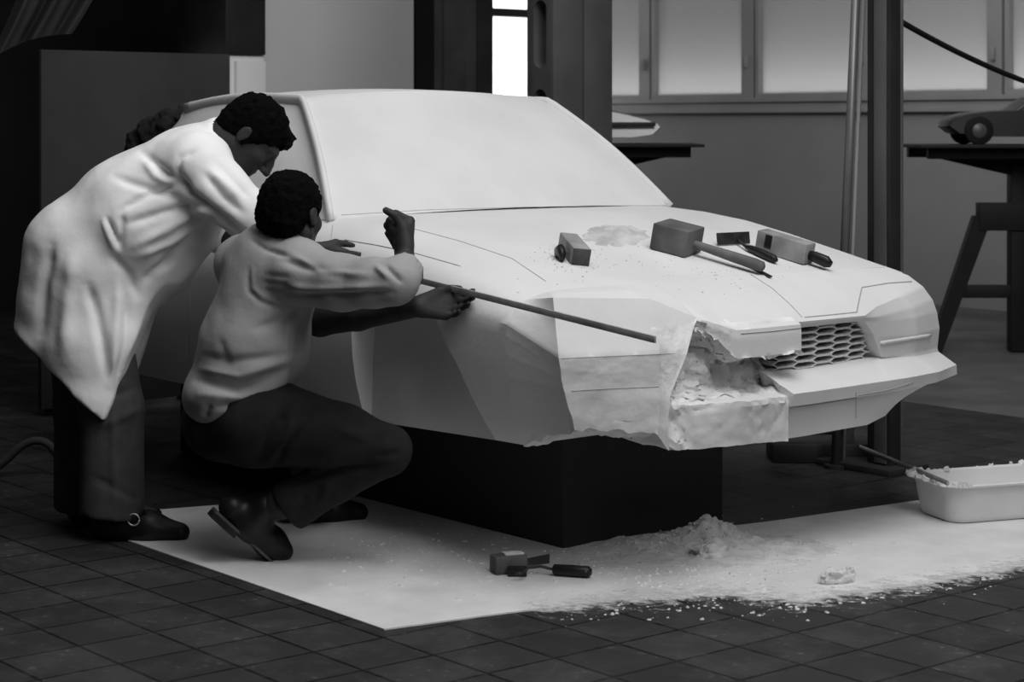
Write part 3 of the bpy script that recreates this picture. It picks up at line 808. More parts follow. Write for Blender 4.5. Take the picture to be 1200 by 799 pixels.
# collar opening and sleeve ends
f.cone(J(266,164,5.93),J(300,146,5.93),27*k1,30*k1,.008,'sub')
f.half(J(320,300,5.76),(1,.1,-.25),.006)
Pn,Q=f.mesh(2)
Pn=folds(Pn,Q,[
 ([(207,203),(222,226),(246,246),(290,277)],5,-.020),([(205,205),(212,185),(228,176)],4,-.010),
 ([(250,256),(222,282),(190,312)],6,-.014),([(254,268),(232,298),(205,338)],6,.010),([(240,246),(205,262),(160,288)],6,.012),([(235,240),(195,248),(150,262)],5,-.013),
 ([(143,246),(170,230),(206,217)],4,-.014),([(143,250),(141,290)],4,-.010),([(126,257),(140,290)],3,-.016),([(122,258),(134,292)],3,.010),
 ([(215,222),(185,195),(166,178)],5,-.012),([(206,232),(165,218),(135,208)],5,-.010),([(200,214),(182,206),(170,188)],5,.009),
 ([(60,290),(52,330),(48,390)],7,-.016),([(85,300),(80,350),(75,420)],9,.014),([(104,335),(115,372),(126,440)],6,-.016),([(138,330),(136,380),(130,450)],6,.012),([(150,350),(148,400),(136,460)],5,-.012),
 ([(130,300),(150,320),(160,345)],5,-.010),([(168,330),(180,318),(205,305)],5,-.010),([(160,300),(200,285),(235,262)],5,.009),
 ([(240,205),(262,232),(285,250)],5,-.010),([(252,188),(275,212),(292,232)],5,-.009),([(246,200),(266,218),(280,232)],4,.008)])
Pn=crinkle(Pn,Q,.005,14,3)
mk('lab_coat',Pn,Q,M['coat'],man,180)
# shoes
for (hx,hy,Y,dx) in ((128,612,5.85,0),(100,604,6.09,0)):
    heel=J(hx-6,hy,Y); heel[2]=.04; ball=heel+np.array((.135,-.012,-.004)); toe=ball+np.array((.095,-.01,-.012))
    f=Field((heel[0]-.1,Y-.12,-.01),(toe[0]+.08,Y+.12,.24),.005)
    f.chain([(heel,.042),(ball,.046),(toe,.029)],.03); f.chain([(heel+np.array((.035,0,.07)),.046),(heel+np.array((.05,0,.02)),.05)],.04)
    f.half((0,0,.0),(0,0,-1),.002); f.half(heel+np.array((.035,0,.11)),(0,0,1),.004)
    Pn,Q=f.mesh(1); so=mk('shoe',Pn,Q,M['shoe'],man,180)
    b=MB(); c=heel+np.array((.100,-.060,.030)); 
    b.tube([Vector(c)+Vector((.017*math.cos(a),-.004,.017*math.sin(a))) for a in np.linspace(0,2*math.pi,25)],.0024,8); b.part('buckle',M['buckle'],so,180)
    b=MB(); b.tube([Vector(c)+Vector((-.05,.012,.02)),Vector(c)+Vector((0,-.001,.0)),Vector(c)+Vector((.03,.02,.02))],.010,8,.3); b.part('strap',M['shoe'],so,180)

# ---------------------------------------------------------------- crouching man
k2=1/418.
man2=thing('person','man in a grey shirt crouching by the wheel arch holding the long lath','person',(J(300,600,5.6)[0],5.6,0))
hc2=J(341,251,5.52); a2=math.radians(66); fw2=nrm((math.cos(a2),math.sin(a2),-.16)); up2=nrm((.05,.1,1))
f=Field((-1.0,5.08,-.02),(-.02,6.3,1.26),.0058)
f.chain([(J(284,462,5.57),46*k2),(J(304,395,5.55),50*k2),(J(322,318,5.55),44*k2)],.03)
f.cone(J(292,306,5.62),J(350,310,5.46),28*k2,28*k2,.04)
f.chain([(J(322,304,5.54),26*k2),(J(333,270,5.53),24*k2)],.03)
L2,R2=head(f,hc2,fw2,up2)
w2=J(474,304,5.42)
f.chain([(J(354,316,5.44),26*k2),(J(466,331,5.24),19*k2)],.015); f.chain([(J(466,331,5.24),19*k2),(J(476,322,5.29),18*k2),(w2,12.5*k2)],.015)
hand(f,w2,(.10,.62,.78),(-1,.0,.12),(-.05,-.6,.75),((1.15,1.55,.9),(1.2,1.55,.9),(1.25,1.55,.9),(1.3,1.55,.9)),((.80,.40,.25),(.60,.45,.65),(.30,.20,.93)),1.2,0,True)
w3=J(490,359,5.385)
f.chain([(J(284,312,5.63),26*k2),(J(375,374,5.60),20*k2)],.015); f.chain([(J(375,374,5.60),20*k2),(J(420,369,5.52),18*k2),(w3,12*k2)],.015)
hand(f,w3,(.97,-.02,.02),(-.05,-.9,.35),(.0,.35,.95),((.25,.45,.35),(.35,.5,.4),(.45,.5,.4),(.55,.5,.4)),((.85,.45,.15),(.95,.15,.15),(.98,.0,.1)),.98,.6)
f.chain([(J(290,492,5.53),34*k2),(J(452,528,5.43),15*k2)],.02); f.chain([(J(452,530,5.43),15*k2),(J(330,590,5.50),17*k2),(J(308,596,5.52),14*k2)],.02)
f.chain([(J(270,488,5.68),34*k2),(J(356,496,5.82),18*k2),(J(370,570,6.03),15*k2),(J(372,585,6.07),14*k2)],.02)
Pn,Q=f.mesh(1); mk('body',Pn,Q,M['skin'],man2,180)
Pn,Q=hair_mesh(hc2,L2,R2,seed=9,tuft=False); mk('hair',Pn,Q,M['hair'],man2,180)
# trousers
f=Field((-1.05,5.15,0),(-.2,6.3,.75),.0075)
f.chain([(J(262,492,5.58),50*k2),(J(300,492,5.52),54*k2),(J(400,512,5.45),37*k2),(J(455,527,5.42),28*k2)],.03)
f.chain([(J(262,488,5.68),50*k2),(J(352,492,5.83),33*k2)],.03)
f.chain([(J(352,490,5.83),30*k2),(J(368,560,6.0),26*k2),(J(370,588,6.05),25*k2)],.02)
g2=like(f)
g2.chain([(J(452,530,5.42),27*k2),(J(395,560,5.47),27*k2),(J(345,590,5.50),28*k2),(J(325,600,5.51),28*k2)],.02)
g2.half(J(338,600,5.51),(-.75,0,-.55),.006)
f.cone(J(452,527,5.42),J(452,530,5.42),30*k2,28*k2,.01)
hh=np.clip(.5+.5*(f.V-g2.V)/.012,0,1); f.V=f.V*(1-hh)+g2.V*hh-.012*hh*(1-hh)
Pn,Q=f.mesh(2)
Pn=folds(Pn,Q,[([(335,482),(322,500),(300,540)],5,-.014),([(345,490),(335,510),(312,545)],4,.010),([(355,500),(330,530),(320,560)],4,-.012),([(400,505),(430,515)],6,.008),([(330,570),(400,550),(450,545)],4,-.012),([(440,535),(470,530)],4,-.008),([(360,580),(345,605)],5,-.008),([(385,565),(375,590)],5,.008)])
mk('trousers',Pn,Q,M['trou2'],man2,180)
# shirt
f=Field((-1.02,5.05,.30),(-.18,6.0,1.12),.0068)
f.chain([(J(276,462,5.57),57*k2),(J(298,405,5.55),62*k2),(J(318,325,5.545),56*k2)],.04)
f.ell(J(268,462,5.57),(52*k2,.17,36*k2),None,.04)
f.cone(J(288,308,5.63),J(350,314,5.455),36*k2,36*k2,.05)
f.chain([(J(318,296,5.545),40*k2),(J(330,280,5.535),31*k2)],.03)
f.half(J(215,494,5.5),(-.12,0,-1),.012)
g2=like(f)
g2.chain([(J(352,322,5.44),36*k2),(J(400,331,5.345),31*k2),(J(440,331,5.275),27*k2),(J(464,331,5.24),25*k2)],.025)
g2.cone(J(464,331,5.24),J(475,316,5.30),25*k2,23*k2,.015)
dr=w2-J(470,326,5.26)
g2.cone(J(476,311,5.33),J(476,311,5.33)+nrm(dr)*.12,34*k2,34*k2,.004,'sub') if False else None
cutp=J(475,319,5.288); 
x_=(g2.lo[0]+g2.h*np.arange(g2.n[0]))[:,None,None];y_=(g2.lo[1]+g2.h*np.arange(g2.n[1]))[None,:,None];z_=(g2.lo[2]+g2.h*np.arange(g2.n[2]))[None,None,:]
n_=nrm(dr); dd=(x_-cutp[0])*n_[0]+(y_-cutp[1])*n_[1]+(z_-cutp[2])*n_[2]
near=((x_-cutp[0])**2+(y_-cutp[1])**2+(z_-cutp[2])**2)<.0144
g2.V=np.where(near,np.maximum(g2.V,dd),g2.V).astype(np.float32)
g2.cone(J(476,319,5.29),w2,17.5*k2,17.5*k2,.003,'sub')
hh=np.clip(.5+.5*(f.V-g2.V)/.025,0,1); f.V=f.V*(1-hh)+g2.V*hh-.025*hh*(1-hh)
f.chain([(J(284,312,5.63),34*k2),(J(340,352,5.61),27*k2)],.02)
# collar
f2=like(f)
cn=J(332,266,5.53); ax=nrm(np.array(J(334,256,5.53))-J(322,300,5.54))
for q in range(18):
    a,b=2*math.pi*q/18,2*math.pi*(q+1)/18
    u=nrm(np.cross(ax,(0,1,0))); v=np.cross(ax,u)
    pt=lambda t: J(327,281,5.535)+(u*math.cos(t)+v*math.sin(t))*33*k2 - ax*.0
    for dz in (0,.018): f.cone(pt(a)+ax*dz*.9,pt(b)+ax*dz*.9,.008,.008,.006)
f.cone(J(331,272,5.53),J(336,246,5.53),27*k2,27*k2,.006,'sub')
Pn,Q=f.mesh(2)
Pn=folds(Pn,Q,[
 ([(296,282),(312,292),(338,300)],3,-.010),([(291,315),(292,340),(305,352),(330,362)],3.5,-.006),([(294,315),(295,338),(308,349),(332,359)],3,.004),
 ([(330,305),(355,312),(400,322)],5,-.009),([(340,335),(370,340),(450,336)],4,.009),([(345,345),(400,345),(460,343)],4,-.009),([(345,300),(375,318),(430,322)],4,.007),
 ([(308,330),(338,335)],3,-.004),([(310,340),(340,345)],3,-.004),([(312,322),(340,325)],3,-.004),
 ([(242,418),(270,424),(330,416)],5,-.008),([(236,432),(280,440),(340,420)],5,.011),([(232,446),(275,455),(340,432)],5,-.012),([(235,462),(280,466),(335,450)],5,.010),([(250,478),(300,470),(345,450)],4,-.010),
 ([(258,398),(266,428)],5,-.005),([(356,370),(352,410),(340,455)],5,-.010),([(338,380),(330,430)],6,.007),([(352,362),(330,375),(300,385)],5,-.009),([(245,475),(240,490)],4,-.010),
 ([(452,312),(462,322),(470,330)],3,-.012),([(440,312),(455,325)],3,.008)])
Pn=crinkle(Pn,Q,.004,16,7)
mk('shirt',Pn,Q,M['shirt'],man2,180)
# shoes: the near one up on its toe, the far one flat
heel=J(272,594,5.50); ball=J(318,636,5.555); toe=J(333,645,5.56); toe[2]=.025
f=Field((-.95,5.35,-.01),(-.5,5.75,.42),.005)
f.chain([(heel,.038),(J(296,617,5.53),.040),(ball,.042)],.02); f.cone(ball,toe,.040,.026,.03)
f.chain([(J(310,594,5.515),.046),(J(296,608,5.525),.05)],.03); f.half((0,0,0),(0,0,-1),.002)
Pn,Q=f.mesh(1); so=mk('shoe',Pn,Q,M['shoe'],man2,180)
# sole of the raised shoe
b=MB(); d=nrm(J(316,650,5.555)-J(262,602,5.49)); sn=nrm(np.array((-.75,-.25,-.6))); sn=nrm(sn-d*(sn@d)); wv=np.cross(d,sn)
pts=[]
for u,wd in ((0,.020),(.03,.034),(.09,.032),(.14,.026),(.20,.038),(.235,.034)): pts.append((u,wd))
c0=heel+sn*.034-d*.035
poly=[Vector(c0+d*u+wv*w_) for u,w_ in pts]+[Vector(c0+d*u-wv*w_) for u,w_ in reversed(pts)]
b.prism(poly,Vector(sn*.007)); b.part('sole',M['woodd'],so,30)
hl=MB(); hp=[Vector(c0+d*u+wv*w_) for u,w_ in pts[:3]]+[Vector(c0+d*u-wv*w_) for u,w_ in reversed(pts[:3])]
hl.prism([p+Vector(sn*.007) for p in hp],Vector(sn*.018)); hl.part('heel',M['shoe'],so,30)
Y=6.08
heel=J(338,600,Y); heel[2]=.04; ball=heel+np.array((.135,.03,-.004)); toe=ball+np.array((.08,.02,-.012))
f=Field((heel[0]-.1,Y-.12,-.01),(toe[0]+.08,Y+.2,.2),.005)
f.chain([(heel,.042),(ball,.045),(toe,.029)],.03); f.chain([(heel+np.array((.05,0,.07)),.046),(heel+np.array((.05,0,.02)),.05)],.04); f.half((0,0,0),(0,0,-1),.002)
Pn,Q=f.mesh(1); mk('shoe',Pn,Q,M['shoe'],man2,180)
# ================================================================== PROPS
# -- lath held along the fender
s0,z0=car_t(400,306,-.868); s1,z1=car_t(768,398,-.868)
m_=MB(); a=C3(s0-.02,-.868,z0+.003); b_=C3(s1,-.868,z1)
m_.box((a+b_)/2,(b_-a),V3,Z3,(b_-a).length/2,.0035,.0085,.001)
m_.one('wooden_lath',M['woodl'],'long thin wooden lath held by both men along the fender of the clay car','lath')
BV2=BV
def frame(px,py,dirpx):
    """point, x axis along dirpx on the surface, y, normal"""
    p,n=hit(px,py); q,_=hit(px+dirpx[0]*.25,py+dirpx[1]*.25); x=(q-p); x=(x-n*x.dot(n)).normalized(); return p,x,n.cross(x),n
# -- tools lying on the hood
def blockplane():
    p,x,y,n=frame(668,302,(24,30))
    p,n=hit(683,315); q,_=hit(660,289); x=(p-q); L=x.length; x=(x-n*x.dot(n)).normalized(); y=n.cross(x)
    c=(p+q)/2
    o=thing('block_plane','small wooden block plane with dark round knob lying on the near side of the hood','plane',c)
    m=MB(); m.box(c+n*.027,x,y,n,.085,.027,.025,.004); m.part('stock',M['woodl'],o,30)
    m=MB(); m.box(c+x*.086+n*.026,x,y,n,.003,.026,.024,.001); m.part('end_plate',M['woodd'],o,30)
    k=c-y*.052+x*.055 if (P(0,0,1).x*0+ (y.x)>0) else c+y*.052+x*.055
    s_=-1 if y.x>0 else 1
    k=c+y*(s_*.050)+x*.035
    m=MB(); m.tube([k+n*.002-x*.03,k+n*.016-x*.02,k+n*.026,k+n*.022+x*.02,k+n*.006+x*.032],[.010,.018,.020,.018,.010],14,.7); m.part('knob',M['blackh'],o,180)
blockplane()
def mallet():
    c,n=hit(791,294); x=(A3*.80+V3*.32); x=(x-n*x.dot(n)).normalized(); y=n.cross(x); e=c+x*.285
    c=c+n*.0
    o=thing('wooden_mallet','square headed wooden mallet with a round handle lying on the middle of the hood','mallet',c)
    m=MB(); hc_=c+n*.042; hx=(x*.9-y*.35).normalized(); hy=n.cross(hx)
    m.box(hc_,x,y,n,.060,.062,.040,.004); m.part('head',M['wood'],o,30)
    m=MB(); a0=hc_+x*.05-n*.005; a1=e+n*.022
    m.tube([a0,a0.lerp(a1,.2),a0.lerp(a1,.6),a0.lerp(a1,.9),a1,a1+x*.006],[.012,.013,.0165,.018,.016,.008],16); m.part('handle',M['wood'],o,60)
mallet()
def scraper():
    c,n=hit(858,287); a,_=hit(840,288); b,_=hit(878,286); x=(b-a); W=x.length; x=(x-n*x.dot(n)).normalized(); y=n.cross(x)
    o=thing('wide_scraper','wide dark scraper blade with black handle lying beside the mallet on the hood','scraper',c)
    m=MB(); m.box(c+n*.022,x,(y*.35+n).normalized(),(y-n*.35).normalized(),W/2,.019,.0018,.0006); m.part('blade',M['iron'],o,30)
    h0,_=hit(874,294); h1,_=hit(909,310)
    m=MB(); m.tube([h0+n*.012,h0.lerp(h1,.15)+n*.014,h0.lerp(h1,.5)+n*.015,h0.lerp(h1,.9)+n*.015,h1+n*.013],[.007,.011,.013,.013,.007],14); m.part('handle',M['blackh'],o,180)
    m=MB(); m.tube([c+x*.02+n*.018,h0+n*.012],[.004,.005],8); m.part('tang',M['iron'],o,60)
scraper()
def chisel():
    a,n=hit(866,307); b,_=hit(902,326)
    x=(b-a).normalized(); y=n.cross(x)
    o=thing('flat_chisel','thin flat steel chisel lying in front of the mallet handle on the hood','chisel',(a+b)/2)
    m=MB(); m.tube([a+n*.008,a.lerp(b,.4)+n*.010,a.lerp(b,.55)+n*.008],[.008,.010,.007],12); m.part('handle',M['woodd'],o,180)
    m=MB(); m.box(a.lerp(b,.78)+n*.006,x,y,n,(b-a).length*.24,.007,.0022,.001); m.part('blade',M['iron'],o,30)
chisel()
def bigplane():
    a,n=hit(893,293); b,_=hit(943,309); x=b-a; L=x.length; x=(x-n*x.dot(n)).normalized(); y=n.cross(x); c=(a+b)/2+n*.0+x*.0
    o=thing('wooden_plane','long pale wooden hand plane with slot and dark rear grip lying far across the hood','plane',c)
    m=MB(); m.box(c+n*.034,x,y,n,L/2+.012,.030,.033,.005); m.part('stock',M['woodl'],o,30)
    ys=y if y.y<0 else -y
    m=MB(); m.box(c-x*.045+n*.040+ys*.0285,x,y,n,.012,.004,.021,.001); m.part('throat_slot',M['blackh'],o,30)
    m=MB(); m.box(c-x*.027+n*.040+ys*.030,x,y,n,.004,.003,.024,.001); m.part('wedge',M['woodl'],o,30)
    e=b+x*.012; m=MB(); m.tube([e+n*.030-x*.01,e+n*.030+x*.02,e+n*.026+x*.06,e+n*.022+x*.078],[.014,.018,.019,.010],14,.8); m.part('grip',M['blackh'],o,180)
bigplane()
# powder heap and crumbs on the hood
def heap(cx,cy,rx,ry,hgt,name,label,m,seed,nn=30,rag=.5):
    V=[];Fc=[]
    for i in range(nn+1):
        for j in range(nn+1):
            u,v=i/nn*2-1,j/nn*2-1; h=hit(cx+rx*u,cy+ry*v)
            r=math.hypot(u,v); e=max(0,1-r*r); k=noise.noise(Vector((u*3+seed,v*3,0)))*.5+noise.noise(Vector((u*9+seed,v*9,2)))*.25
            z=hgt*(max(0,e-.25+.6*k)**1.2)*(1+k)-.0025*min(1,max(0,.42-(e+.6*k))*6)
            V.append(h[0]+Vector((0,0,z)))
    for i in range(nn):
        for j in range(nn): a=i*(nn+1)+j; Fc.append((a,a+1,a+nn+2,a+nn+1))
    return V,Fc
M['powder']=mat('grey_powder',.52,.95,.2,14,.4,70)
v,fc=heap(722,276,44,15,.020,'','',None,3); m_=MB(); m_.add(v,fc); m_.one('powder_heap',M['powder'],'low heap of grey filler powder on the hood behind the block plane','powder',kind='stuff',smooth=180)
def tet(m,c,r,flat=.5,n=None,x=None):
    v=[]; k=rng.integers(5,8); ph=rng.random()*6
    n=n or Z3; x=x or X3; y=n.cross(x)
    for q in range(k):
        a=ph+2*math.pi*q/k; rr=r*(.6+.6*rng.random()); v.append(c+x*(rr*math.cos(a))+y*(rr*math.sin(a)))
    t=[c+(p-c)*(.5+.3*rng.random())+n*(r*flat*(.6+.8*rng.random())) for p in v]
    f=[tuple(range(k,2*k))]+[(q,(q+1)%k,(q+1)%k+k,q+k) for q in range(k)]
    m.add(v+t,f)
m_=MB()
for i in range(420):
    ph=rng.random()
    if ph<.55: px,py=668+rng.normal()*22,303+rng.normal()*9
    elif ph<.8: px,py=735+rng.normal()*45,300+rng.normal()*18
    else: px,py=850+rng.normal()*40,318+rng.normal()*12
    h=hit(px,py)
    if h and h[1].z>.6: tet(m_,h[0],.0012+.0028*rng.random()**2,.5,h[1])
m_.one('clay_crumbs',M['powder'],'fine clay crumbs strewn over the hood around the tools','crumbs',kind='stuff',smooth=None)

# -- sheet on the floor
def sheet():
    pts=[(150,634),(300,686),(450,738),(600,718),(730,704),(860,697),(940,706),(1010,694),(1075,687),(1200,664),(1330,642)]
    top=[(1330,556),(1200,572),(1070,588),(900,612),(685,637),(560,610),(430,582),(300,589),(172,599)]
    pl=[FL(*p,.002) for p in pts+top]
    m=MB(); m.prism([Vector((p.x,p.y,.001)) for p in pl],(0,0,.004)); return m
sheet().one('protective_sheet',M['paper'],'large pale glossy L shaped sheet spread on the tiled floor to catch debris','sheet',smooth=None)
ZS_=.005
# -- debris heap
def debris():
    c=FL(822,645); nx_,ny_=90,60; V=[];Fc=[]; rx,ry=.46,.27
    for i in range(nx_+1):
        for j in range(ny_+1):
            u,v=i/nx_*2-1,j/ny_*2-1; x,y=rx*u,ry*v
            k=.5*noise.noise(Vector((u*2.5,v*2.5,4)))+.3*noise.noise(Vector((u*7,v*7,1)))
            e=max(0,1-math.hypot(u,v)-.12+.25*k)
            pk=math.exp(-((x-.035)/.085)**2-((y-.06)/.075)**2)*.046 + math.exp(-((x+.02)/.22)**2-((y-.02)/.12)**2)*.026+.010*e
            rg=noise.fractal(Vector((x*28,y*28,3)),.8,2.2,5)
            z=(pk*(1+.25*rg)+.010*max(0,rg)*min(1,e*3))*min(1,e*5)-(.004 if e<=0 else 0)
            V.append(Vector((c.x+x,c.y+y,ZS_+z)))
    for i in range(nx_):
        for j in range(ny_): a=i*(ny_+1)+j; Fc.append((a,a+ny_+1,a+ny_+2,a+1))
    m=MB(); m.add(V,Fc); return m
db=debris(); db.one('debris_heap',M['plast'],'heap of crumbled white plaster debris on the sheet under the nose of the car','debris',kind='stuff',smooth=35)
m_=MB()
hb=BVHTree.FromPolygons(db.v,db.f)
for i in range(3400):
    if i>2200:
        c0=FL(822,645); x,y=c0.x+rng.normal()*.17,c0.y+rng.normal()*.085; hp=hb.ray_cast(Vector((x,y,1)),Vector((0,0,-1)))[0]
        if hp is None: continue
        tet(m_,Vector((x,y,max(hp.z,ZS_)-.001)),.0015+.006*rng.random()**3,.6); continue
    q=rng.random()
    if q<.45: px,py=830+rng.normal()*75,655+rng.normal()*20
    elif q<.65: px,py=700+rng.normal()*90,655+rng.normal()*16
    elif q<.85: px,py=rng.uniform(650,1190),0; py=np.interp(px,[650,730,860,940,1010,1075,1200],[712,704,697,706,694,687,664])+abs(rng.normal())*11-3
    else: px,py=rng.uniform(380,640),600+rng.normal()*18+max(0,(px-430))*0.12
    if py<590 or py>790 or px>1210 or px<360: continue
    tet(m_,FL(px,py,ZS_ if q<.65 or q>=.85 else .001),.0012+.007*rng.random()**4,.45)
m_.one('plaster_chips',M['plast'],'small white plaster chips scattered over the sheet and the nearest tiles','plaster chips',kind='stuff',smooth=None)
def lump(px,py,r,sx,sy,sz,label,rot=0,seed=0):
    c=FL(px,py,ZS_); bm=bmesh.new(); bmesh.ops.create_icosphere(bm,subdivisions=4,radius=1)
    V=[]
    for v in bm.verts:
        d=1+.45*noise.noise(v.co*1.6+Vector((seed,0,0)))+.2*noise.noise(v.co*4+Vector((seed,2,0))); p=v.co*d
        p.z=max(p.z,-.55); x,y=p.x*sx,p.y*sy
        V.append(c+Vector((x*math.cos(rot)-y*math.sin(rot),x*math.sin(rot)+y*math.cos(rot),(p.z+.55)*sz))*r)
    F_=[[v.index for v in f.verts] for f in bm.faces]; bm.free()
    single('plaster_lump',V,F_,M['plast'],label,'plaster lump',group='loose plaster lumps on the sheet',smooth=40)
lump(834,654,.034,1.7,1.0,.95,'flat white plaster lump at the front of the debris heap',.5,3)
lump(980,683,.024,1.7,.8,1.0,'larger of the two white plaster lumps right of the debris heap near the sheet edge',.3,7)
lump(996,676,.016,1.0,.9,1.1,'smaller of the two white plaster lumps right of the debris heap near the sheet edge',.1,12)

# -- tools on the sheet
def floor_scraper():
    h0=FL(648,667,.022); h1=FL(693,670,.022); c=FL(625,668,0)
    o=thing('bent_scraper','scraper with black handle and bent triangular blade lying on the floor sheet','scraper',FL(650,670))
    d=(h1-h0).normalized(); m=MB()
    m.tube([h0,h0+d*.004,h0.lerp(h1,.5),h1-d*.008,h1],[.010,.0145,.0155,.015,.009],16); m.part('handle',M['blackh'],o,180)
    m=MB(); e=h1-d*.016; m.tube([e-Vector((0,.018,0))+Z3*.004,e-Vector((0,.0135,0))+Z3*.004],[.003,.003],10); m.part('hang_hole_ferrule',M['hub'],o,60)
    s_=FL(603,672,.025); m=MB()
    m.tube([h0,h0-d*.035+Z3*.006,h0-d*.07+Z3*.0,s_+Vector((.02,0,0)),s_],[.0042,.004,.004,.004,.004],10); m.part('shank',M['iron'],o,180)
    m=MB(); t0=FL(643,652,0); pa=[P(644,649,5.52),P(644,660,5.5),P(612,664,5.46),P(600,669,5.44),P(604,657,5.46)]
    m.prism(pa,(0,.003,0)); m.part('blade',M['iron'],o,None)
    m=MB(); pb=[P(594,670,5.42),P(598,658,5.46),P(616,656,5.46),P(614,664,5.43)]
    b0=FL(606,670,.016); m.box(b0,X3,Y3,Z3,.026,.012,.015,.003); m.part('blade_clamp',M['blackh'],o,30)
floor_scraper()
def roller():
    c=FL(596,664,.03)
    o=thing('wood_offcut','worn wooden offcut dusted with plaster lying beside the bent scraper','wood block',FL(596,664))
    m=MB(); x=Vector((.93,.36,0)).normalized(); y=Z3.cross(x); m.box(c+Vector((-.0,.045,0)),x,y,Z3,.048,.026,.025,.006); m.part('block',M['wood'],o,30)
    m=MB(); m.box(c+Vector((.012,.047,.027)),x,y,Z3,.028,.018,.003,.002); m.part('plaster_crust',M['plast'],o,30)
roller()

# -- white tub with stick
def tub():
    o0=Vector((1.345,6.0,0)); th=math.radians(20); ux=Vector((math.cos(th),math.sin(th),0)); uy=Vector((-math.sin(th),math.cos(th),0))
    Lx,Ly=.50,.27
    ctr=o0+ux*Lx/2+uy*Ly/2+Vector((0,0,ZS_))
    def ring(hx,hy,r,z,n=10):
        out=[]
        for (cx,cy,a0) in ((1,1,0),(-1,1,90),(-1,-1,180),(1,-1,270)):
            for q in range(n):
                a=math.radians(a0+90*q/(n-1)); out.append(ctr+ux*(cx*(hx-r)+r*math.cos(a))+uy*(cy*(hy-r)+r*math.sin(a))+Z3*z)
        return out
    hx,hy=Lx/2,Ly/2
    prof=[(-.034,.045,.0),(-.026,.05,.004),(-.020,.055,.018),(-.010,.06,.075),(-.004,.065,.112),(.008,.072,.114),(.010,.073,.120),(.004,.068,.124),(-.008,.062,.119),(-.016,.056,.075),(-.028,.05,.020),(-.045,.04,.012)]
    V=[];n=40
    for d,r,z in prof: V+=ring(hx+d,hy+d,max(.012,r),z)
    Fc=[]
    for i in range(len(prof)-1):
        for k in range(n): Fc.append((i*n+k,i*n+(k+1)%n,(i+1)*n+(k+1)%n,(i+1)*n+k))
    Fc.append(tuple(reversed(range(n)))); Fc.append(tuple((len(prof)-1)*n+k for k in range(n)))
    o=thing('plastic_tub','white plastic tub crusted with plaster standing on the right end of the sheet','tub',ctr)
    m=MB(); m.add(V,Fc); m.part('basin',M['tub'],o,50)
    m=MB()
    rim=ring(hx+.006,hy+.006,.07,.122)
    for i in range(480):
        k=rng.integers(0,40); p=rim[k].lerp(rim[(k+1)%40],rng.random())
        if p.x> o0.x+.62: continue
        w=1.0 if (p-ctr).dot(uy)>0 or (p-ctr).dot(ux)<-.2 else .35
        tet(m,p+Vector((rng.normal()*.005,rng.normal()*.005,-.003)),(.004+.010*rng.random()**2)*w,1.0)
    m.part('plaster_crust',M['plast'],o,None)['kind']='stuff'
    # plaster inside
    m=MB(); nn=26; V=[];Fc=[]
    for i in range(nn+1):
        for j in range(nn+1):
            u,v=i/nn*2-1,j/nn*2-1
            V.append(ctr+ux*(u*(hx-.03))+uy*(v*(hy-.03))+Z3*(.035+.02*noise.noise(Vector((u*3,v*3,1)))+.02*max(0,u)))
    for i in range(nn):
        for j in range(nn): a=i*(nn+1)+j; Fc.append((a,a+nn+1,a+nn+2,a+1))
    single('wet_plaster',V,Fc,M['plast'],'lumpy white plaster lying inside the plastic tub','plaster',kind='stuff',smooth=60)
    return ctr,ux,uy
tc_,tux,tuy=tub()
e1=P(1111,566,5.93); e0=P(1008,524,6.95)
m_=MB(); m_.tube([e0,e1],[.009,.008],8,.5); m_.one('mixing_stick',M['woodl'],'thin pale stick leaning from the steel base onto the rim of the white tub','stick',smooth=40)

# -- steel posts
def steelbox(o,s,t,hs,ht,z0,z1,m,name,bev=.004):
    p=MB(); p.box(C3(s,t,(z0+z1)/2),A3,V3,Z3,hs,ht,(z1-z0)/2,bev); return p.part(name,m,o,30)
# centre double post behind the car
s_c,t_c=-1.45,1.45
def cpx(px,s,Y=None): pass
def s_at(px,t): return car_t(px,200,t)[0]
r=(617-600)/F
tL=1.40
sa,sb_=s_at(617,tL),s_at(648.5,tL)
def t_at(px,s):
    r=(px-600)/F; return (r*(OY+AY*s)-OX-AX*s)/(VX-r*VY)
t1=t_at(684,sb_); t2=t_at(718,sb_)
o=thing('steel_upright','tall grey double steel upright with oblong slots behind the windshield','steel post',C3((sa+sb_)/2,(tL+t2)/2,0))
p=MB(); p.box(C3((sa+sb_)/2,(tL+t1)/2-.002,1.6),A3,V3,Z3,(sb_-sa)/2,(t1-tL)/2-.003,1.58,.004); p.fix(); b1=mk('slotted_beam',p.v,p.f,M['steel'],o,30)
for zc in (1.63,1.24,.85,.46,2.02,2.41):
    c=MB(); hs=(sb_-sa)*.24; hh=.105
    poly=[C3((sa+sb_)/2+hs*math.cos(a),tL-.02,zc+(hh if math.sin(a)>=0 else -hh)+hs*math.sin(a)) for a in np.linspace(0,2*math.pi,24,endpoint=False)]
    c.prism(poly,V3*.085); c.fix(); cu=mk('cut',c.v,c.f,None,o); 
    bpy.context.view_layer.update(); boolean(b1,cu)
b1.data.materials.clear(); b1.data.materials.append(M['steel'])
p=MB(); p.box(C3((sa+sb_)/2,tL+.115,1.6),A3,V3,Z3,(sb_-sa)/2-.02,.004,1.5); p.part('slot_lining',M['black'],o,None)
p=MB(); p.box(C3((sa+sb_)/2,(t1+t2)/2+.002,1.6),A3,V3,Z3,(sb_-sa)/2,(t2-t1)/2-.003,1.58,.004); p.part('plain_beam',M['steel'],o,30)
p=MB(); p.box(C3((sa+sb_)/2,(tL+t2)/2,.012),A3,V3,Z3,.2,.3,.012,.004); p.part('base_plate',M['steeld'],o,30)
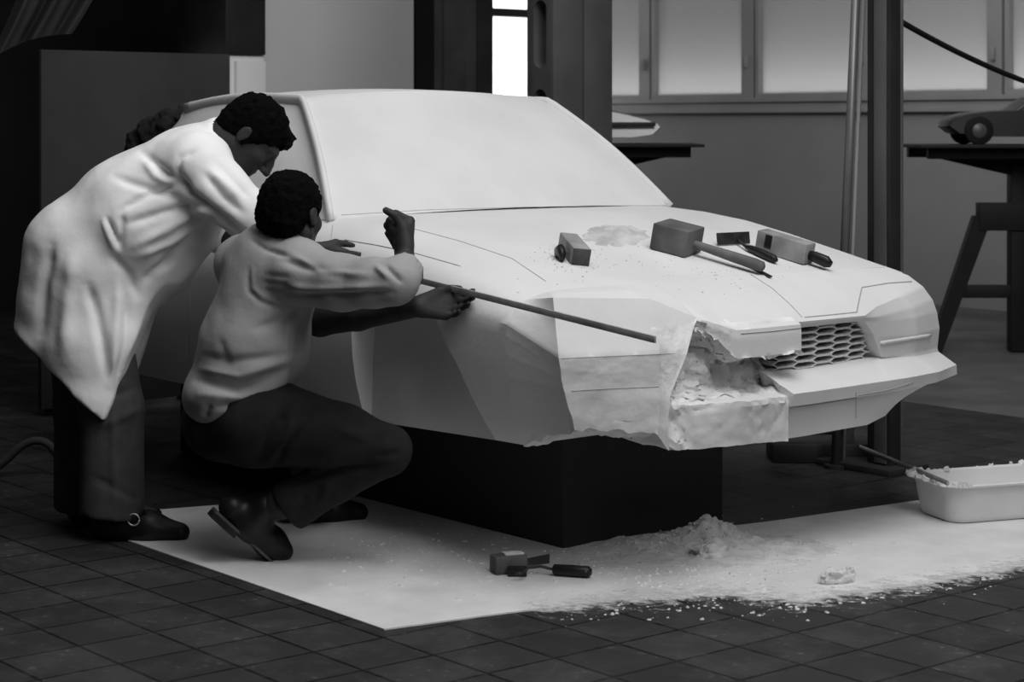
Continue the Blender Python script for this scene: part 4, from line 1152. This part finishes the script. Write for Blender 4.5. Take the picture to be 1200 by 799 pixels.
# right post beside the far fender
tR=1.29; s0=s_at(1016,tR); s1=s_at(1043,tR); tR2=t_at(1058,s1)
o=thing('steel_column','dark steel column standing beside the far front fender','steel post',C3((s0+s1)/2,(tR+tR2)/2,0))
steelbox(o,(s0+s1)/2,(tR+tR2)/2,(s1-s0)/2,(tR2-tR)/2,.02,2.7,M['steeld'],'column')
p=MB(); p.box(C3((s0+s1)/2+.012,tR-.004,1.35),A3,V3,Z3,(s1-s0)*.26,.004,1.32,.002); p.part('face_strip',M['steel'],o,30)
p=MB(); p.box(C3(s1+.002,tR2-.008,1.35),A3,V3,Z3,.003,.006,1.32,.001); p.part('edge_strip',M['pipe'],o,30)
p=MB(); p.box(C3((s0+s1)/2-.06,(tR+tR2)/2,.012),A3,V3,Z3,.17,.11,.012,.003); p.part('base_plate',M['steeld'],o,30)
# slender pipe
b0=P(979,547,7.05); b0.z=.0; tp=P(1003,0,7.15); tp2=b0+(tp-b0)*1.35
o=thing('slender_pipe','slender light grey pipe rising slightly tilted left of the dark steel column','pipe',b0)
p=MB(); p.tube([b0+Z3*.01,tp2],[.017,.017],16); p.part('tube',M['pipe'],o,180)
p=MB(); p.tube([b0+Vector((.030,.012,.01)),tp2+Vector((.030,.012,0))],[.008,.008],10); p.part('cable_conduit',M['sill'],o,180)
p=MB(); p.tube([b0,b0+Z3*.014],[.04,.04],20); p.part('foot',M['steeld'],o,40)
# base block with hole
c=FL(936,548); c=Vector((c.x,c.y,0))
o=thing('steel_base_block','low dark steel base with clamp on the floor under the nose of the car','steel base',c)
p=MB(); p.box(c+Vector((.12,.19,.035)),X3,Y3,Z3,.2,.10,.034,.004); p.part('base',M['steeld'],o,30)
p=MB(); q0=c+Vector((.0,.14,.10)); p.tube([q0+Vector((-.02,-.03,0)),q0+Vector((.02,-.03,.02)),q0+Vector((.05,-.03,0)),q0+Vector((.02,-.03,-.025)),q0+Vector((-.02,-.03,0))],.012,8); p.part('clamp_eye',M['steeld'],o,180)
p=MB(); p.tube([q0+Vector((.04,-.03,.01)),q0+Vector((.2,.01,.0))],.006,8); p.part('clamp_rod',M['iron'],o,180)
p=MB(); p.box(c+Vector((.19,.16,.115)),X3,Y3,Z3,.035,.02,.055,.004); p.part('clamp_body',M['steel'],o,30)
p=MB(); p.tube([c+Vector((.18,.138,.125)),c+Vector((.18,.11,.125))],[.014,.017],12); p.part('knob',M['blackh'],o,180)

# -- modelling tables and scale cars
TZ=1.125
def table(cx,Y,side,label,full):
    o=thing('model_table',label,'table',(cx,Y,0))
    p=MB(); p.box((cx,Y,TZ-.008),X3,Y3,Z3,.61,.40,.008,.002); p.part('table_top',M['tab'],o,30)
    p=MB(); 
    for dy in (-.26,.26): p.box((cx,Y+dy,TZ-.045),X3,Y3,Z3,.545,.035,.029,.003)
    p.part('rail',M['tab'],o,30)
    p=MB()
    for sx in (-1,1): p.prism([(cx+sx*.44,Y-.03,TZ-.074),(cx+sx*.05,Y-.03,TZ-.165),(cx+sx*.05,Y-.03,TZ-.05),(cx+sx*.44,Y-.03,TZ-.05)],(0,.06,0))
    p.part('bracket',M['tab'],o,None)
    p=MB(); p.box((cx,Y,TZ/2-.03),X3,Y3,Z3,.05,.05,TZ/2-.035,.004); p.part('column',M['tab'],o,30)
    if full:
        p=MB(); p.box((cx,Y-.02,.735),X3,Y3,Z3,.225,.045,.075,.004); p.part('collar_block',M['tab'],o,30)
    for sx in (-1,1):
        p=MB(); a=Vector((cx+sx*.20,Y-.02,.74)); b=Vector((cx+sx*.46,Y-.02,.0)); w_=Vector((.05,0,0))
        p.prism([a-w_+Vector((0,-.035,0)),a+w_+Vector((0,-.035,0)),b+w_*.7+Vector((0,-.035,0)),b-w_*.7+Vector((0,-.035,0))],(0,.07,0)); p.part('leg',M['tab'],o,None)
    p=MB(); p.box((cx,Y-.02,.33),X3,Y3,Z3,.33,.02,.035,.003); p.part('crossbar',M['tab'],o,30)
YT=10.65
table((1193-600)/F*YT,YT,-1,'black trestle table at the right edge carrying the dark model car',True)
YC=11.1
table((712-600)/F*YC-.10,YC,1,'black table half hidden behind the windshield carrying the silver model car',True)
def scale_car(cx,Y,sx,L,m,label,wheels=True,low=False):
    """sx=+1 nose towards +x"""
    o=thing('scale_model_car',label,'model car',(cx,Y,TZ))
    h=L*(.26 if not low else .195); W=L*.40
    if not low: prof=[(0,.38),(.012,.47),(.05,.575),(.11,.65),(.22,.70),(.36,.72),(.46,.985),(.56,1.06),(.68,1.04),(.84,.86),(.96,.76),(1.0,.60),(.995,.38),(.96,.22),(.80,.18),(.5,.16),(.15,.17),(.05,.24)]
    else: prof=[(0,.42),(.02,.52),(.08,.64),(.18,.78),(.30,.92),(.42,1.0),(.56,1.05),(.72,1.0),(.88,.86),(.97,.72),(1.0,.55),(.99,.34),(.95,.22),(.8,.18),(.5,.17),(.15,.17),(.04,.24)]
    V=[];ys=[-1,-.93,-.7,-.3,0,.3,.7,.93,1]; n=len(prof)
    for y in ys:
        sc=1-.10*abs(y)**6; 
        for u,z in prof:
            zz=.5+(z-.5)*(sc if z>.3 else 1); wy=1-.16*max(0,(z-.68)/.35)-.22*(2*abs(u-.5))**4
            V.append(Vector((cx+sx*(.5-u)*L*(1-.03*abs(y)**4),Y+y*W/2*wy,TZ+zz*h)))
    Fc=[(i*n+k,i*n+(k+1)%n,(i+1)*n+(k+1)%n,(i+1)*n+k) for i in range(len(ys)-1) for k in range(n)]
    Fc+= [tuple(reversed(range(n))),tuple((len(ys)-1)*n+k for k in range(n))]
    p=MB(); p.add(V,Fc); p.part('car_body',m,o,35)
    R_=h*.29
    for ux in ((.165,.80) if not low else (.42,.80)):
        for sy in (-1,1):
            x=cx+sx*(.5-ux)*L; yy=Y+sy*W*.44; p=MB()
            p.tube([(x,yy+sy*-.02,TZ+R_),(x,yy+sy*-.015,TZ+R_),(x,yy+sy*.016,TZ+R_),(x,yy+sy*.02,TZ+R_)],[R_*.9,R_,R_,R_*.88],24); w_=p.part('wheel',M['tyre'],o,40)
            p=MB(); p.tube([(x,yy+sy*.0195,TZ+R_),(x,yy+sy*.023,TZ+R_)],[R_*.52,R_*.46],20); p.part('hubcap',M['hub'],w_,40)
    for sy in (-1,1):
        p=MB(); q=[(.365,.715),(.468,.97),(.56,1.03),(.66,1.0),(.74,.76)] if not low else [(.30,.86),(.42,.95),(.56,.99),(.70,.93),(.72,.85)]
        p.prism([(cx+sx*(.5-u)*L,Y+sy*(W/2*(.965-.16*max(0,(z-.68)/.35))+.001),TZ+z*h) for u,z in q],(0,sy*.002,0)); p.part('side_window',M['wall'] if not low else M['steel'],o,None)
    if low:
        p=MB(); p.box((cx,Y-W/2*.985,TZ+.50*h),X3,Y3,Z3,L*.46,.004,.012,.003); p.part('side_strip',M['steeld'],o,30)
xn=(1111-600)/F*(YT-.18)
scale_car(xn+.5,YT,-1,1.0,M['mred'],'dark shiny model car with pale hubcaps on the right trestle table')
xn=(776-600)/F*(YC-.1)
scale_car(xn-.56,YC,1,1.12,M['msil'],'silver model car with its nose peeping out behind the steel upright',low=True)

# -- cable, hose, rag
pts=[];a=P(1050,22,7.10);b=P(1330,128,8.6)
for u in np.linspace(0,1,30): p=a.lerp(b,u); p.z-=.10*4*u*(1-u)*.55; pts.append(p)
e_=pts[-1]; pts+= [e_+Vector((.25,.02,-.16)),e_+Vector((.45,.03,-.40)),e_+Vector((.55,.03,-.8)),Vector((e_.x+.6,e_.y+.03,.25)),Vector((e_.x+.75,e_.y,.02)),Vector((e_.x+1.2,e_.y,.012))]
m_=MB(); m_.tube(pts,.011,10); m_.one('hanging_cable',M['cable'],'thick black cable sagging from the dark steel column past the windows','cable',smooth=180)
pts=[]
for x,y in ((-30,560),(4,545),(20,525),(38,515),(55,517),(66,530),(80,560)):
    Y=6.9; pts.append(P(x,y,Y))
sm=[pts[0]]
for i in range(len(pts)-1):
    for q in (.33,.66,1): sm.append(pts[i].lerp(pts[i+1],q))
for _ in range(3): sm=[sm[0]]+[(sm[i-1]+sm[i]*2+sm[i+1])/4 for i in range(1,len(sm)-1)]+[sm[-1]]
dz=min(sm[0].z,sm[-1].z)
sm=[FL(-60,600,.012)]+sm+[FL(84,590,.012)]
m_=MB(); m_.tube(sm,.014,10); m_.one('rubber_hose',M['cloth'],'dark hose arching over the floor at the left edge','hose',smooth=180)
# dark ragged cloth on the tail of the car
f=Field((-1.75,6.95,.85),(-1.0,7.75,1.42),.0075)
f.chain([(J(214,143,7.24),.030),(J(200,146,7.27),.055),(J(182,157,7.31),.062),(J(166,170,7.35),.058),(J(156,186,7.36),.045)],.02)
f.chain([(J(205,165,7.28),.06),(J(180,184,7.32),.065),(J(165,204,7.35),.05)],.03)
for q in range(16):
    u=rng.random(); c_=J(214-54*u,143+26*u+rng.normal()*3,7.25+.1*u+rng.normal()*.02); d_=nrm(rng.normal(size=3)+np.array((0,-.2,.9)))
    f.cone(c_,c_+d_*.05,.022,.010,.012)
Pn,Q=f.mesh(1); Pn=crinkle(crinkle(Pn,Q,.014,22,5),Q,.008,60,2)
b_=np.array([Pn[:,0].mean(),Pn[:,1].mean(),Pn[:,2].min()]); ro=mk('rag',Pn-b_,Q,M['trou2'],None,180); ro.location=b_.tolist(); TW[ro]=Matrix.Translation(Vector(b_))
setp(ro,'dark crumpled rag bundled on the rear slope of the car roof','rag')
# dust film trodden along the near edge of the sheet
def dustmat():
    m,nt,b,out=new_mat('plaster_dust_film'); N=nt.nodes.new; L=nt.links.new
    b.inputs['Base Color'].default_value=g(.55); b.inputs['Roughness'].default_value=.95
    at=N('ShaderNodeAttribute'); at.attribute_name='dustiness'
    tc=N('ShaderNodeTexCoord'); mp=N('ShaderNodeMapping'); mp.inputs['Scale'].default_value=(9,15,1); mp.inputs['Rotation'].default_value=(0,0,.25); L(tc.outputs['Object'],mp.inputs[0])
    n=N('ShaderNodeTexNoise'); n.inputs['Scale'].default_value=1.6; n.inputs['Detail'].default_value=10; n.inputs['Roughness'].default_value=.75; L(mp.outputs[0],n.inputs['Vector'])
    ad=N('ShaderNodeMath'); ad.operation='ADD'; L(n.outputs[0],ad.inputs[0]); L(at.outputs['Fac'],ad.inputs[1])
    r=N('ShaderNodeMapRange'); r.inputs[1].default_value=.98; r.inputs[2].default_value=1.16; r.inputs[3].default_value=0; r.inputs[4].default_value=.95; L(ad.outputs[0],r.inputs[0])
    tr=N('ShaderNodeBsdfTransparent'); mx=N('ShaderNodeMixShader'); L(r.outputs[0],mx.inputs[0]); L(tr.outputs[0],mx.inputs[1]); L(b.outputs[0],mx.inputs[2]); L(mx.outputs[0],out.inputs[0]); return m
M['dust']=dustmat()
EX=[(560,724),(650,713),(730,705),(800,700),(860,698),(940,707),(1010,695),(1075,688),(1200,665),(1300,648)]
V=[];D=[];Fc=[];nu,nv=90,22
for i in range(nu+1):
    x=560+740*i/nu; ye=float(np.interp(x,[p[0] for p in EX],[p[1] for p in EX]))
    for j in range(nv+1):
        v=j/nv; y=ye-22+v*75
        p=FL(x,y,.0062 if y<ye+3 else .0022); V.append(p)
        dd=(y-ye)
        if dd<0: dn=.60-abs(dd)*.010
        else: dn=.58-dd*.014
        dn-= .28*max(0,(640-x)/80) ; D.append(dn if 0<j<nv and 0<i<nu else 0)
for i in range(nu):
    for j in range(nv): a=i*(nv+1)+j; Fc.append((a,a+nv+1,a+nv+2,a+1))
o=single('plaster_dust',V,Fc,M['dust'],'trodden white plaster dust smeared along the near edge of the sheet','plaster dust',kind='stuff',smooth=180)
at=o.data.attributes.new('dustiness','FLOAT','POINT'); at.data.foreach_set('value',D)
# ================================================================== LIGHT
def area(name,loc,target,size,power,sizey=None):
    l=bpy.data.lights.new(name,'AREA'); l.energy=power; l.size=size
    if sizey: l.shape='RECTANGLE'; l.size_y=sizey
    o=bpy.data.objects.new(name,l); COL.objects.link(o); o.location=loc
    o.rotation_euler=(Vector(target)-Vector(loc)).to_track_quat('-Z','Y').to_euler(); return o
cc=C3(.3,0,.7)
area('skylight_key',C3(3.0,-.9,4.9),cc,2.8,168)
area('front_fill',C3(6.2,-1.5,3.9),C3(.9,-.3,.3),2.6,72)  # added fill lamp, brightens the debris heap and the nose front
area('skylight_top',C3(0,-.6,5.2),C3(0,-.2,0),4.5,60)
area('hall_fill',C3(-2,4.5,3.3),C3(-2.5,6.6,1.0),2.5,25)
for i in range(8):
    pass
area('pane_gradient_strip',C3(-3,WT+.35,1.38),C3(-3,WT+.05,1.75),9.5,38,.12)  # added strip lamp outside, makes the panes brighter towards the sill
area('outside_sky',C3(-3,WT+1.8,2.6),C3(-3,WT,2.0),9.5,45,2.0)
w=bpy.data.worlds.new('world'); SC.world=w; w.use_nodes=True
w.node_tree.nodes['Background'].inputs[0].default_value=g(1); w.node_tree.nodes['Background'].inputs[1].default_value=.018
SC.view_settings.view_transform='Standard'; SC.view_settings.look='None'; SC.view_settings.exposure=0; SC.view_settings.gamma=1
